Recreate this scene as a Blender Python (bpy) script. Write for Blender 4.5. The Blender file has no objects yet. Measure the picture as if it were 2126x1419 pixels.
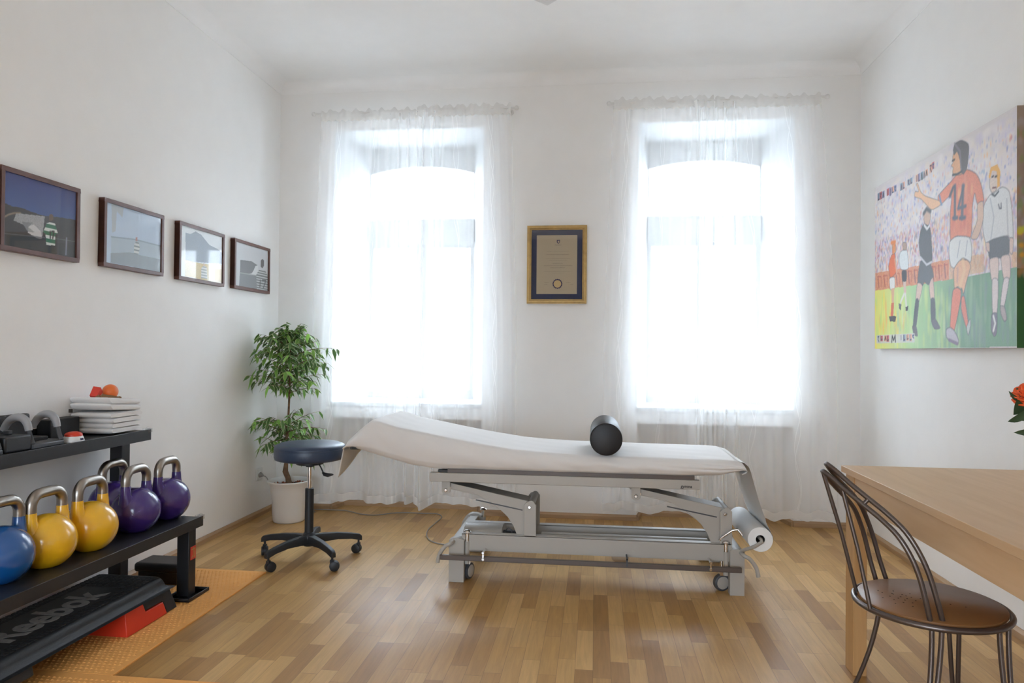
import bpy, bmesh, math, random
import numpy as np
from mathutils import Vector, Matrix, Euler
random.seed(7)
RNG = np.random.default_rng(7)
S = bpy.context.scene
COL = S.collection
PI = math.pi

# ------------------------------------------------------------------ camera
FPX, YAW, PITCH, ROLL, HC = 1459.4, -0.118086, 0.011805, 0.009087, 1.18
XL, XR, YB, H = -2.335, 1.767, 4.964, 3.059          # left, right, window wall, springing of the cove
YF = -2.4
cy, sy, cp, sp = math.cos(YAW), math.sin(YAW), math.cos(PITCH), math.sin(PITCH)
FWD = Vector((sy*cp, cy*cp, sp)); R0 = Vector((cy, -sy, 0)); U0 = R0.cross(FWD)
RIGHT = math.cos(ROLL)*R0 + math.sin(ROLL)*U0
UP = -math.sin(ROLL)*R0 + math.cos(ROLL)*U0
cam_d = bpy.data.cameras.new('camera'); cam = bpy.data.objects.new('camera', cam_d); COL.objects.link(cam)
cam_d.sensor_width = 36.0; cam_d.lens = FPX/2126*36.0; cam_d.clip_start = 0.05; cam_d.clip_end = 300
cam.matrix_world = Matrix(((RIGHT.x, UP.x, -FWD.x, 0), (RIGHT.y, UP.y, -FWD.y, 0), (RIGHT.z, UP.z, -FWD.z, HC), (0, 0, 0, 1)))
cam_d.dof.use_dof = False
S.camera = cam

# ------------------------------------------------------------------ colour management, sky, exposure
S.view_settings.view_transform = 'Standard'; S.view_settings.look = 'None'
S.view_settings.gamma = 1.0; S.view_settings.use_curve_mapping = False
S.view_settings.exposure = 2.14
SKY = 4.8
W = bpy.data.worlds.new('overcast_sky'); S.world = W; W.use_nodes = True
wn_ = W.node_tree; bg = wn_.nodes['Background']; bg.inputs[0].default_value = (0.81, 0.95, 1.11, 1)
# overcast sky: zenith three times the horizon, dim ground below
tcw = wn_.nodes.new('ShaderNodeTexCoord'); sxw = wn_.nodes.new('ShaderNodeSeparateXYZ'); wn_.links.new(tcw.outputs['Generated'], sxw.inputs[0])
rw_ = wn_.nodes.new('ShaderNodeMapRange'); rw_.inputs[1].default_value = -0.06; rw_.inputs[2].default_value = 1.0; rw_.inputs[3].default_value = SKY*0.24; rw_.inputs[4].default_value = SKY*2.0
wn_.links.new(sxw.outputs['Z'], rw_.inputs[0]); wn_.links.new(rw_.outputs[0], bg.inputs[1])
try:
    S.cycles.use_denoising = True
    S.cycles.denoiser = 'OPENIMAGEDENOISE'
    S.cycles.sample_clamp_indirect = 60
    S.cycles.max_bounces = 14; S.cycles.diffuse_bounces = 7; S.cycles.transparent_max_bounces = 24
    S.cycles.transmission_bounces = 8; S.cycles.caustics_reflective = False; S.cycles.caustics_refractive = False
except Exception: pass

WINS = [  # opening at wall plane x0,x1 ; glazing x0,x1
    (-1.915, -0.805, -1.800, -0.951),
    (0.291, 1.338, 0.388, 1.224)]
WD = 0.48                     # depth of the reveal
ZS, ZT = 0.79, 2.775          # sill, soffit
Z_SPR, Z_APX = 2.577, 2.634   # arch of the glazing
RW = (-2.2, .35, .35, 1.98)                       # added fill-light window in the unseen wall behind the camera (x0, x1, z0, z1)
for i, (a, b, c, d) in enumerate(WINS):   # sky portals: they only guide the sampling of the sky through each window
    l = bpy.data.lights.new('window_portal', 'AREA'); l.shape = 'RECTANGLE'; l.size = d-c; l.size_y = Z_APX-ZS
    o = bpy.data.objects.new('window_portal', l); COL.objects.link(o)
    o.location = ((c+d)/2, YB+WD+0.12, (ZS+Z_APX)/2); o.rotation_euler = (-PI/2, 0, 0)
    l.cycles.is_portal = True
l = bpy.data.lights.new('window_portal', 'AREA'); l.shape = 'RECTANGLE'; l.size = RW[1]-RW[0]; l.size_y = RW[3]-RW[2]
o = bpy.data.objects.new('window_portal', l); COL.objects.link(o); o.location = ((RW[0]+RW[1])/2, YF-.16, (RW[2]+RW[3])/2); o.rotation_euler = (PI/2, 0, 0); l.cycles.is_portal = True

# ------------------------------------------------------------------ helpers
ORG = {}
def ray(px, py): return FWD + RIGHT*((px-1063)/FPX) + UP*((709.5-py)/FPX)
def on(px, py, X=None, Y=None, Z=None):
    d = ray(px, py)
    t = X/d.x if X is not None else (Y/d.y if Y is not None else (Z-HC)/d.z)
    return Vector((0, 0, HC)) + d*t

class MB:
    def __init__(s): s.v = []; s.f = []; s.m = []; s.uv = None
    def add(s, vs, fs, m=0):
        b = len(s.v); s.v += [tuple(v) for v in vs]; s.f += [tuple(b+i for i in f) for f in fs]; s.m += [m]*len(fs); return s
    def box(s, a, b, m=0, M=None):
        (x0, y0, z0), (x1, y1, z1) = a, b
        vs = [Vector(p) for p in ((x0,y0,z0),(x1,y0,z0),(x1,y1,z0),(x0,y1,z0),(x0,y0,z1),(x1,y0,z1),(x1,y1,z1),(x0,y1,z1))]
        if M is not None: vs = [M @ v for v in vs]
        return s.add(vs, [(0,3,2,1),(4,5,6,7),(0,1,5,4),(1,2,6,5),(2,3,7,6),(3,0,4,7)], m)
    def bar(s, p, q, w, h, up=(0,0,1), m=0):
        p = Vector(p); q = Vector(q); d = (q-p); L = d.length; d.normalize(); u = Vector(up)
        x = d.cross(u).normalized(); z = x.cross(d)
        M = Matrix.Translation(p) @ Matrix((x, d, z)).transposed().to_4x4()
        return s.box((-w/2, 0, -h/2), (w/2, L, h/2), m, M)
    def tube(s, pts, r, n=10, closed=False, cap=True, m=0):
        pts = [Vector(p) for p in pts]; N = len(pts); rs = r if isinstance(r, (list, tuple)) else [r]*N
        rings = []; prev = None
        for i, p in enumerate(pts):
            if closed: t = pts[(i+1) % N]-pts[i-1]
            else: t = pts[min(i+1, N-1)]-pts[max(i-1, 0)]
            t.normalize()
            if prev is None:
                a = Vector((0,0,1)) if abs(t.z) < .9 else Vector((1,0,0)); u = t.cross(a).normalized()
            else: u = (prev - t*prev.dot(t)).normalized()
            prev = u; w = t.cross(u)
            rings.append([p+(u*math.cos(2*PI*k/n)+w*math.sin(2*PI*k/n))*rs[i] for k in range(n)])
        vs = [v for g in rings for v in g]; fs = []
        for i in range(N if closed else N-1):
            j = (i+1) % N
            for k in range(n): fs.append((i*n+k, i*n+(k+1) % n, j*n+(k+1) % n, j*n+k))
        if cap and not closed: fs += [tuple(range(n))[::-1], tuple((N-1)*n+k for k in range(n))]
        return s.add(vs, fs, m)
    def cyl(s, p, q, r, n=24, m=0): return s.tube([p, q], r, n, m=m)
    def lathe(s, prof, c=(0,0,0), n=40, axis='z', m=0, closed=False):
        c = Vector(c); vs = []; fs = []
        for r, h in prof:
            for k in range(n):
                a = 2*PI*k/n; p = Vector((r*math.cos(a), r*math.sin(a), h))
                if axis == 'y': p = Vector((p.x, p.z, p.y))
                if axis == 'x': p = Vector((p.z, p.x, p.y))
                vs.append(c+p)
        P = len(prof)
        for i in range(P-1 if not closed else P):
            j = (i+1) % P
            for k in range(n): fs.append((i*n+k, i*n+(k+1) % n, j*n+(k+1) % n, j*n+k))
        if not closed: fs += [tuple(range(n))[::-1], tuple((P-1)*n+k for k in range(n))]
        return s.add(vs, fs, m)
    def prism(s, poly, axis, a, b, m=0):
        # poly: 2D points in the other two axes order (x,z)->axis y, (y,z)->axis x, (x,y)->axis z
        def P(p, t):
            return {'y': (p[0], t, p[1]), 'x': (t, p[0], p[1]), 'z': (p[0], p[1], t)}[axis]
        n = len(poly); vs = [P(p, a) for p in poly]+[P(p, b) for p in poly]
        fs = [tuple(range(n)), tuple(range(2*n-1, n-1, -1))]+[(i, n+i, n+(i+1) % n, (i+1) % n) for i in range(n)]
        return s.add(vs, fs, m)
    def grid(s, fn, nu, nv, m=0, cu=False):
        vs = [fn(i/nu, j/nv) for j in range(nv+1) for i in range(nu+1)]
        return s.add(vs, [(j*(nu+1)+i, j*(nu+1)+i+1, (j+1)*(nu+1)+i+1, (j+1)*(nu+1)+i) for j in range(nv) for i in range(nu)], m)
    def sphere(s, c, r, n=16, m=0, sc=(1,1,1)):
        c = Vector(c); prof = []
        vs = []; fs = []
        for j in range(n//2+1):
            t = PI*j/(n//2)
            for k in range(n):
                a = 2*PI*k/n; vs.append(c+Vector((math.sin(t)*math.cos(a)*r*sc[0], math.sin(t)*math.sin(a)*r*sc[1], math.cos(t)*r*sc[2])))
        for j in range(n//2):
            for k in range(n): fs.append((j*n+k, (j+1)*n+k, (j+1)*n+(k+1) % n, j*n+(k+1) % n))
        return s.add(vs, fs, m)

def obj(name, mb, mat, parent=None, bevel=0, smooth=True, seg=2, subsurf=0, solid=0, weld=True, origin=None, ang=40):
    me = bpy.data.meshes.new(name)
    if parent is not None: org = ORG[parent.name]
    elif origin is not None: org = Vector(origin)
    else:
        A = np.array(mb.v); org = Vector(((A[:,0].min()+A[:,0].max())/2, (A[:,1].min()+A[:,1].max())/2, A[:,2].min()))
    me.from_pydata([tuple(Vector(v)-org) for v in mb.v], [], mb.f)
    for mt in (mat if isinstance(mat, (list, tuple)) else [mat]): me.materials.append(mt)
    for p, mi in zip(me.polygons, mb.m): p.material_index = mi
    bm = bmesh.new(); bm.from_mesh(me)
    if weld: bmesh.ops.remove_doubles(bm, verts=bm.verts, dist=1e-6)
    bmesh.ops.recalc_face_normals(bm, faces=bm.faces)
    if smooth:
        for f in bm.faces: f.smooth = True
        for e in bm.edges:
            if len(e.link_faces) == 2 and e.calc_face_angle(0) > math.radians(ang): e.smooth = False
    bm.to_mesh(me); bm.free()
    o = bpy.data.objects.new(name, me); COL.objects.link(o)
    if parent is not None: o.parent = parent
    else: o.location = org
    ORG[o.name] = org
    if solid:
        md = o.modifiers.new('thickness', 'SOLIDIFY'); md.thickness = solid; md.offset = 0
    if subsurf:
        md = o.modifiers.new('smoothing', 'SUBSURF'); md.levels = subsurf; md.render_levels = subsurf
    if bevel:
        md = o.modifiers.new('bevel', 'BEVEL'); md.width = bevel; md.segments = seg; md.limit_method = 'ANGLE'; md.angle_limit = math.radians(35)
        md.harden_normals = False
    return o
def thing(name, label, cat, loc, group=None):
    o = bpy.data.objects.new(name, None); COL.objects.link(o); o.location = loc; o.empty_display_size = .1
    ORG[o.name] = Vector(loc); o['label'] = label; o['category'] = cat
    if group: o['group'] = group
    return o
def tag(o, label, cat, group=None, kind=None):
    o['label'] = label; o['category'] = cat
    if group: o['group'] = group
    if kind: o['kind'] = kind
    return o
def struct(name, mb, mat, **k):
    o = obj(name, mb, mat, **k)
    if o.parent is None: o['kind'] = 'structure'
    return o
def plab(o, s): o['label'] = s; return o
def dup(root, loc, label, group=None, rz=0):
    r = root.copy(); COL.objects.link(r); r.location = loc; r.rotation_euler = (0, 0, rz); r['label'] = label
    if group: r['group'] = group
    ORG[r.name] = Vector(loc)
    for ch in list(root.children):
        c = ch.copy(); COL.objects.link(c); c.parent = r
        for g in ch.children:
            d = g.copy(); COL.objects.link(d); d.parent = c
    return r
def text_mesh(txt, size, extrude=0.0004, shear=0.0, bold=0.0, spacing=1.0):
    c = bpy.data.curves.new('lettering', 'FONT'); c.body = txt; c.size = size; c.extrude = extrude; c.shear = shear; c.offset = bold
    c.space_character = spacing; c.resolution_u = 3
    o = bpy.data.objects.new('lettering_source', c); COL.objects.link(o)
    dg = bpy.context.evaluated_depsgraph_get(); me = bpy.data.meshes.new_from_object(o.evaluated_get(dg))
    vs = [v.co.copy() for v in me.vertices]; fs = [tuple(p.vertices) for p in me.polygons]
    COL.objects.unlink(o); bpy.data.objects.remove(o); bpy.data.meshes.remove(me); bpy.data.curves.remove(c)
    return vs, fs

# ------------------------------------------------------------------ materials
def lin(c):
    return tuple(((x/255)/12.92 if x/255 <= .04045 else ((x/255+.055)/1.055)**2.4) for x in c)
def mat(name, col, rough=.5, metal=0, spec=.5, noise=0.0, nscale=8, bump=0.0, bscale=60, coat=0, rvar=0, sheen=0):
    m = bpy.data.materials.new(name); m.use_nodes = True; nt = m.node_tree; b = nt.nodes['Principled BSDF']
    b.inputs['Base Color'].default_value = (*col, 1); b.inputs['Roughness'].default_value = rough
    b.inputs['Metallic'].default_value = metal; b.inputs['Specular IOR Level'].default_value = spec
    if coat: b.inputs['Coat Weight'].default_value = coat; b.inputs['Coat Roughness'].default_value = .12
    if sheen: b.inputs['Sheen Weight'].default_value = sheen
    tc = nt.nodes.new('ShaderNodeTexCoord')
    nz = nt.nodes.new('ShaderNodeTexNoise'); nz.inputs['Scale'].default_value = nscale; nz.inputs['Detail'].default_value = 5
    nt.links.new(tc.outputs['Object'], nz.inputs['Vector'])
    mx = nt.nodes.new('ShaderNodeMixRGB'); mx.blend_type = 'MULTIPLY'; mx.inputs[0].default_value = 1
    rp = nt.nodes.new('ShaderNodeMapRange'); rp.inputs[1].default_value = .3; rp.inputs[2].default_value = .7
    rp.inputs[3].default_value = 1-max(noise, .02); rp.inputs[4].default_value = 1
    nt.links.new(nz.outputs['Fac'], rp.inputs[0]); mx.inputs[1].default_value = (*col, 1)
    nt.links.new(rp.outputs[0], mx.inputs[2]); nt.links.new(mx.outputs[0], b.inputs['Base Color'])
    if rvar:
        r2 = nt.nodes.new('ShaderNodeMapRange'); r2.inputs[3].default_value = rough-rvar; r2.inputs[4].default_value = rough+rvar
        nt.links.new(nz.outputs['Fac'], r2.inputs[0]); nt.links.new(r2.outputs[0], b.inputs['Roughness'])
    if bump:
        n2 = nt.nodes.new('ShaderNodeTexNoise'); n2.inputs['Scale'].default_value = bscale; n2.inputs['Detail'].default_value = 4
        nt.links.new(tc.outputs['Object'], n2.inputs['Vector'])
        bp = nt.nodes.new('ShaderNodeBump'); bp.inputs['Strength'].default_value = bump; bp.inputs['Distance'].default_value = .01
        nt.links.new(n2.outputs['Fac'], bp.inputs['Height']); nt.links.new(bp.outputs[0], b.inputs['Normal'])
    return m
M = {}
M['wall'] = mat('wall_paint', (.875, .865, .85), .85, spec=.25, bump=.04, bscale=120)
M['ceil'] = mat('ceiling_paint', (.88, .872, .86), .9, spec=.2)
M['dimwall'] = mat('bounce_damping_wall_paint', (.34, .31, .28), .85)  # unseen front wall, darkened to soak up light bounced near the camera
M['winpaint'] = mat('white_window_paint', (.60, .605, .60), .45)
M['reveal'] = mat('reveal_dimmed_paint', (.56, .565, .56), .6)  # wall paint darkened on the reveals to tone down the bright window light
M['black'] = mat('black_powder_coat', (.012, .012, .014), .42, spec=.5, bump=.05, bscale=400)
M['blackplastic'] = mat('black_plastic', (.014, .015, .017), .5, bump=.05, bscale=300)
M['rubber'] = mat('black_rubber', (.02, .02, .022), .7)
M['dgrey'] = mat('dark_grey_plastic', (.06, .063, .07), .45)
M['lgrip'] = mat('light_grey_grip', (.33, .33, .34), .5)
M['steel'] = mat('brushed_steel', (.42, .38, .34), .32, metal=1, noise=.35, nscale=18, bump=.06, bscale=90, rvar=.08)
M['chrome'] = mat('chrome', (.75, .73, .71), .14, metal=1)
M['yellow'] = mat('yellow_enamel', (.78, .42, .008), .22, spec=.6, coat=.5, bump=.03, bscale=40)
M['blue'] = mat('blue_enamel', (.004, .075, .26), .22, spec=.6, coat=.5, bump=.03, bscale=40)
M['purple'] = mat('purple_enamel', (.045, .018, .16), .22, spec=.6, coat=.5, bump=.03, bscale=40)
M['red'] = mat('red_plastic', (.62, .035, .008), .45)
M['redbadge'] = mat('red_badge', (.65, .05, .03), .4)
M['orange'] = mat('orange_rubber', (.80, .17, .03), .45)
M['wood_brown'] = mat('turned_wood', (.28, .15, .06), .5, noise=.3)
M['towel'] = mat('white_terry', (.86, .84, .82), .95, spec=.1, bump=.5, bscale=500, sheen=.3)
M['whiteplastic'] = mat('white_plastic', (.75, .74, .72), .35)
M['bedmetal'] = mat('warm_grey_lacquer', (.41, .385, .345), .36, bump=.02, bscale=300)
M['bedbrown'] = mat('brown_grey_profile', (.10, .075, .062), .4)
M['navy'] = mat('navy_vinyl', (.028, .045, .085), .38, bump=.05, bscale=250)
M['bolster'] = mat('black_leatherette', (.013, .012, .013), .45, spec=.4, bump=.03, bscale=220)
M['sheet'] = mat('white_bed_cover', (.74, .715, .69), .8, spec=.2, bump=.12, bscale=14, sheen=.2)
M['paper'] = mat('white_paper', (.82, .815, .80), .85, spec=.2)
M['core'] = mat('card_core', (.06, .05, .04), .9)
M['mahogany'] = mat('mahogany_frame', (.135, .055, .040), .4, noise=.3, nscale=20)
M['gold'] = mat('gilt_frame', (.56, .36, .12), .42, metal=.25, noise=.25, nscale=30)
M['navymat'] = mat('navy_mount_board', (.010, .022, .075), .8)
M['parch'] = mat('cream_paper', (.50, .42, .30), .8)
M['inkgrey'] = mat('grey_ink', (.22, .18, .14), .8)
M['inknavy'] = mat('navy_ink', (.02, .015, .08), .6)
M['seal'] = mat('gold_seal', (.62, .44, .2), .5)
M['potwhite'] = mat('white_glazed_pot', (.80, .785, .76), .3)
M['soil'] = mat('potting_soil', (.05, .028, .018), .95, bump=.8, bscale=80, noise=.5)
M['chip'] = mat('clay_pebbles', (.32, .10, .05), .9)
M['bark'] = mat('ficus_bark', (.23, .13, .07), .85, noise=.5, nscale=40, bump=.6, bscale=60)
M['chairmetal'] = mat('brown_grey_tube', (.13, .105, .095), .3, metal=.75)
M['seatwood'] = mat('dark_stained_seat', (.25, .115, .040), .34, noise=.2, nscale=6)
M['hole'] = mat('dark_hole', (.01, .006, .004), .9)
M['cord'] = mat('grey_cable', (.30, .28, .26), .5)
M['facade'] = mat('pale_plaster', (.80, .79, .77), .9, spec=.1)
M['facwin'] = mat('dark_panes', (.30, .31, .32), .15)
M['letter'] = mat('faded_grey_print', (.36, .34, .32), .7, noise=.3, nscale=60)
M['letterdk'] = mat('black_print', (.03, .025, .02), .6)
M['petal'] = mat('orange_petal', (.85, .13, .03), .6)
M['leafdk'] = mat('dark_leaf', (.025, .055, .018), .5)
M['tan'] = mat('tan_sole', (.4, .3, .2), .6)
M['street'] = mat('street_asphalt', (.30, .30, .30), .9)

def wood_mat(name, c1, c2, rough=.4, along='y', scale=1.0, coat=0.0):
    m = bpy.data.materials.new(name); m.use_nodes = True; nt = m.node_tree; b = nt.nodes['Principled BSDF']
    tc = nt.nodes.new('ShaderNodeTexCoord'); mp = nt.nodes.new('ShaderNodeMapping')
    sc = {'x': (1.2, 14, 14), 'y': (14, 1.2, 14), 'z': (14, 14, 1.2)}[along]
    mp.inputs['Scale'].default_value = tuple(s*scale for s in sc)
    nz = nt.nodes.new('ShaderNodeTexNoise'); nz.inputs['Scale'].default_value = 2.2; nz.inputs['Detail'].default_value = 8; nz.inputs['Distortion'].default_value = .6
    cr = nt.nodes.new('ShaderNodeValToRGB'); cr.color_ramp.elements[0].position = .3; cr.color_ramp.elements[1].position = .7
    cr.color_ramp.elements[0].color = (*c1, 1); cr.color_ramp.elements[1].color = (*c2, 1)
    nt.links.new(tc.outputs['Object'], mp.inputs[0]); nt.links.new(mp.outputs[0], nz.inputs[0]); nt.links.new(nz.outputs['Fac'], cr.inputs[0])
    nt.links.new(cr.outputs[0], b.inputs['Base Color']); b.inputs['Roughness'].default_value = rough
    if coat: b.inputs['Coat Weight'].default_value = coat
    return m
M['beech'] = wood_mat('beech_veneer', (.54, .35, .19), (.61, .415, .245), .42)
M['beechz'] = wood_mat('beech_leg', (.46, .26, .10), (.54, .32, .14), .42, along='z')
M['skirt'] = wood_mat('oak_skirting', (.36, .22, .11), (.46, .30, .17), .45)
M['skirtx'] = wood_mat('oak_skirting_cross', (.36, .22, .11), (.46, .30, .17), .45, along='x')

def floor_mat():
    m = bpy.data.materials.new('oak_strip_parquet'); m.use_nodes = True; nt = m.node_tree; N = nt.nodes; L = nt.links; b = N['Principled BSDF']
    def math_(op, a, bb=None, c=None):
        n = N.new('ShaderNodeMath'); n.operation = op
        for k, v in enumerate((a, bb, c)):
            if v is None: continue
            if isinstance(v, (int, float)): n.inputs[k].default_value = v
            else: L.new(v, n.inputs[k])
        return n.outputs[0]
    tc = N.new('ShaderNodeTexCoord'); sx = N.new('ShaderNodeSeparateXYZ'); L.new(tc.outputs['Object'], sx.inputs[0])
    X, Y = sx.outputs[0], sx.outputs[1]
    row = math_('FLOOR', math_('DIVIDE', X, .066))
    wn = N.new('ShaderNodeTexWhiteNoise'); wn.noise_dimensions = '1D'; L.new(row, wn.inputs['W'])
    yy = math_('ADD', math_('DIVIDE', Y, math_('ADD', .34, math_('MULTIPLY', wn.outputs[0], .16))), math_('MULTIPLY', wn.outputs[0], 17.3))
    cell = math_('FLOOR', yy)
    w2 = N.new('ShaderNodeTexWhiteNoise'); w2.noise_dimensions = '2D'; cx = N.new('ShaderNodeCombineXYZ'); L.new(row, cx.inputs[0]); L.new(cell, cx.inputs[1]); L.new(cx.outputs[0], w2.inputs['Vector'])
    cr = N.new('ShaderNodeValToRGB'); e = cr.color_ramp.elements
    e[0].position = 0; e[0].color = (.34, .178, .056, 1); e[1].position = 1; e[1].color = (.60, .37, .145, 1)
    q = e.new(.25); q.color = (.445, .25, .082, 1); q = e.new(.7); q.color = (.515, .306, .108, 1)
    L.new(w2.outputs[0], cr.inputs[0])
    # grain, shifted per strip
    mp = N.new('ShaderNodeMapping'); mp.inputs['Scale'].default_value = (24, 1.6, 1)
    off = N.new('ShaderNodeCombineXYZ'); L.new(math_('MULTIPLY', w2.outputs[0], 37.), off.inputs[0]); L.new(math_('MULTIPLY', w2.outputs[0], 11.), off.inputs[1])
    va = N.new('ShaderNodeVectorMath'); va.operation = 'ADD'; L.new(tc.outputs['Object'], mp.inputs[0]); L.new(mp.outputs[0], va.inputs[0]); L.new(off.outputs[0], va.inputs[1])
    nz = N.new('ShaderNodeTexNoise'); nz.inputs['Scale'].default_value = 2.4; nz.inputs['Detail'].default_value = 9; nz.inputs['Roughness'].default_value = .62; nz.inputs['Distortion'].default_value = .8
    L.new(va.outputs[0], nz.inputs['Vector'])
    mr = N.new('ShaderNodeMapRange'); mr.inputs[1].default_value = .3; mr.inputs[2].default_value = .72; mr.inputs[3].default_value = .86; mr.inputs[4].default_value = 1.14
    L.new(nz.outputs['Fac'], mr.inputs[0])
    # seams
    fx = math_('FRACT', math_('DIVIDE', X, .066)); fy = math_('FRACT', yy)
    sxm = math_('LESS_THAN', math_('MINIMUM', fx, math_('SUBTRACT', 1., fx)), .012)
    sym = math_('LESS_THAN', math_('MINIMUM', fy, math_('SUBTRACT', 1., fy)), .0022)
    seam = math_('MAXIMUM', sxm, sym)
    mul = N.new('ShaderNodeMixRGB'); mul.blend_type = 'MULTIPLY'; mul.inputs[0].default_value = 1; L.new(cr.outputs[0], mul.inputs[1]); L.new(mr.outputs[0], mul.inputs[2])
    mx = N.new('ShaderNodeMixRGB'); L.new(math_('MULTIPLY', seam, .55), mx.inputs[0]); L.new(mul.outputs[0], mx.inputs[1]); mx.inputs[2].default_value = (.10, .05, .02, 1)
    L.new(mx.outputs[0], b.inputs['Base Color'])
    n3 = N.new('ShaderNodeTexNoise'); n3.inputs['Scale'].default_value = 3; L.new(tc.outputs['Object'], n3.inputs['Vector'])
    m3 = N.new('ShaderNodeMapRange'); m3.inputs[3].default_value = .30; m3.inputs[4].default_value = .44; L.new(n3.outputs['Fac'], m3.inputs[0])
    L.new(m3.outputs[0], b.inputs['Roughness']); b.inputs['Specular IOR Level'].default_value = .5
    bp = N.new('ShaderNodeBump'); bp.inputs['Strength'].default_value = .12; bp.inputs['Distance'].default_value = .004
    hh = math_('SUBTRACT', nz.outputs['Fac'], math_('MULTIPLY', seam, 1.5)); L.new(hh, bp.inputs['Height']); L.new(bp.outputs[0], b.inputs['Normal'])
    return m
M['floor'] = floor_mat()

def mat_mat():
    m = mat('orange_foam', (.78, .36, .09), .75, noise=.08, nscale=5); nt = m.node_tree; N = nt.nodes; L = nt.links; b = N['Principled BSDF']
    return m
M['foam'] = mat_mat()

def sheer(name, op, col=(.90, .90, .895), embroider=True, edge=.62):
    m = bpy.data.materials.new(name); m.use_nodes = True; nt = m.node_tree; N = nt.nodes; L = nt.links
    N.remove(N['Principled BSDF']); out = N['Material Output']
    tr = N.new('ShaderNodeBsdfTransparent'); df = N.new('ShaderNodeBsdfDiffuse'); tl = N.new('ShaderNodeBsdfTranslucent')
    df.inputs[0].default_value = (*col, 1); tl.inputs[0].default_value = (*col, 1)
    m1 = N.new('ShaderNodeMixShader'); m1.inputs[0].default_value = .20; L.new(df.outputs[0], m1.inputs[1]); L.new(tl.outputs[0], m1.inputs[2])
    lw = N.new('ShaderNodeLayerWeight'); lw.inputs[0].default_value = .36
    mr = N.new('ShaderNodeMapRange'); mr.inputs[3].default_value = op; mr.inputs[4].default_value = min(.97, op+edge); L.new(lw.outputs['Facing'], mr.inputs[0])
    fac = mr.outputs[0]
    if embroider:
        uv = N.new('ShaderNodeUVMap'); uv.uv_map = 'UVMap'; sx = N.new('ShaderNodeSeparateXYZ'); L.new(uv.outputs[0], sx.inputs[0])
        def mt(op_, a, bb=None):
            n = N.new('ShaderNodeMath'); n.operation = op_
            for k, v in enumerate((a, bb)):
                if v is None: continue
                if isinstance(v, (int, float)): n.inputs[k].default_value = v
                else: L.new(v, n.inputs[k])
            return n.outputs[0]
        res = None
        for amp, fr, ph in ((.022, 15., 0.), (.030, 11., 2.)):
            w = mt('MULTIPLY', mt('SINE', mt('ADD', mt('MULTIPLY', sx.outputs[1], fr), ph)), amp)
            f = mt('FRACT', mt('DIVIDE', mt('ADD', sx.outputs[0], w), .42))
            ln = mt('LESS_THAN', mt('ABSOLUTE', mt('SUBTRACT', f, .5)), .008)
            res = ln if res is None else mt('MAXIMUM', res, ln)
        fac = mt('MINIMUM', mt('ADD', fac, mt('MULTIPLY', res, .08)), .98)
    m2 = N.new('ShaderNodeMixShader'); L.new(fac, m2.inputs[0]); L.new(tr.outputs[0], m2.inputs[1]); L.new(m1.outputs[0], m2.inputs[2])
    L.new(m2.outputs[0], out.inputs[0])
    return m
M['sheer'] = sheer('white_sheer_voile', .36, (.95, .95, .945))
M['heading'] = sheer('sheer_rod_pocket', .80, (.86, .85, .83), False, .35)

def glass_mat(name, tint=(1, 1, 1), ior=1.45, refl=1.0):
    m = bpy.data.materials.new(name); m.use_nodes = True; nt = m.node_tree; N = nt.nodes; L = nt.links
    N.remove(N['Principled BSDF']); out = N['Material Output']
    tr = N.new('ShaderNodeBsdfTransparent'); tr.inputs[0].default_value = (*tint, 1); gl = N.new('ShaderNodeBsdfGlossy'); gl.inputs['Roughness'].default_value = .03
    lw = N.new('ShaderNodeLayerWeight'); lw.inputs[0].default_value = .5
    pw = N.new('ShaderNodeMath'); pw.operation = 'POWER'; pw.inputs[1].default_value = 5.0; L.new(lw.outputs['Facing'], pw.inputs[0])
    f0 = ((ior-1)/(ior+1))**2*refl; mm = N.new('ShaderNodeMapRange'); mm.inputs[3].default_value = f0; mm.inputs[4].default_value = .9; L.new(pw.outputs[0], mm.inputs[0])
    mx = N.new('ShaderNodeMixShader'); L.new(mm.outputs[0], mx.inputs[0]); L.new(tr.outputs[0], mx.inputs[1]); L.new(gl.outputs[0], mx.inputs[2]); L.new(mx.outputs[0], out.inputs[0])
    return m
M['glass'] = glass_mat('window_glass'); M['picglass'] = glass_mat('picture_glass', ior=1.5)
M['clear'] = glass_mat('clear_soft_plastic', (.95, .95, .95), 1.6, 2.2)

def leaf_mat():
    m = bpy.data.materials.new('variegated_leaf'); m.use_nodes = True; nt = m.node_tree; N = nt.nodes; L = nt.links; b = N['Principled BSDF']
    at = N.new('ShaderNodeVertexColor'); at.layer_name = 'Col'
    L.new(at.outputs[0], b.inputs['Base Color']); b.inputs['Roughness'].default_value = .42
    tl = N.new('ShaderNodeBsdfTranslucent'); L.new(at.outputs[0], tl.inputs[0])
    mx = N.new('ShaderNodeMixShader'); mx.inputs[0].default_value = .3; L.new(b.outputs[0], mx.inputs[1]); L.new(tl.outputs[0], mx.inputs[2]); L.new(mx.outputs[0], N['Material Output'].inputs[0])
    return m
M['leaf'] = leaf_mat()
def art_mat(name, rough=.6, bump=0):
    m = bpy.data.materials.new(name); m.use_nodes = True; nt = m.node_tree; N = nt.nodes; L = nt.links; b = N['Principled BSDF']
    at = N.new('ShaderNodeVertexColor'); at.layer_name = 'Col'; L.new(at.outputs[0], b.inputs['Base Color']); b.inputs['Roughness'].default_value = rough
    if bump:
        tc = N.new('ShaderNodeTexCoord'); nz = N.new('ShaderNodeTexNoise'); nz.inputs['Scale'].default_value = 90; L.new(tc.outputs['Object'], nz.inputs['Vector'])
        bp = N.new('ShaderNodeBump'); bp.inputs['Strength'].default_value = bump; bp.inputs['Distance'].default_value = .003; L.new(nz.outputs['Fac'], bp.inputs['Height']); L.new(bp.outputs[0], b.inputs['Normal'])
    return m
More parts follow.
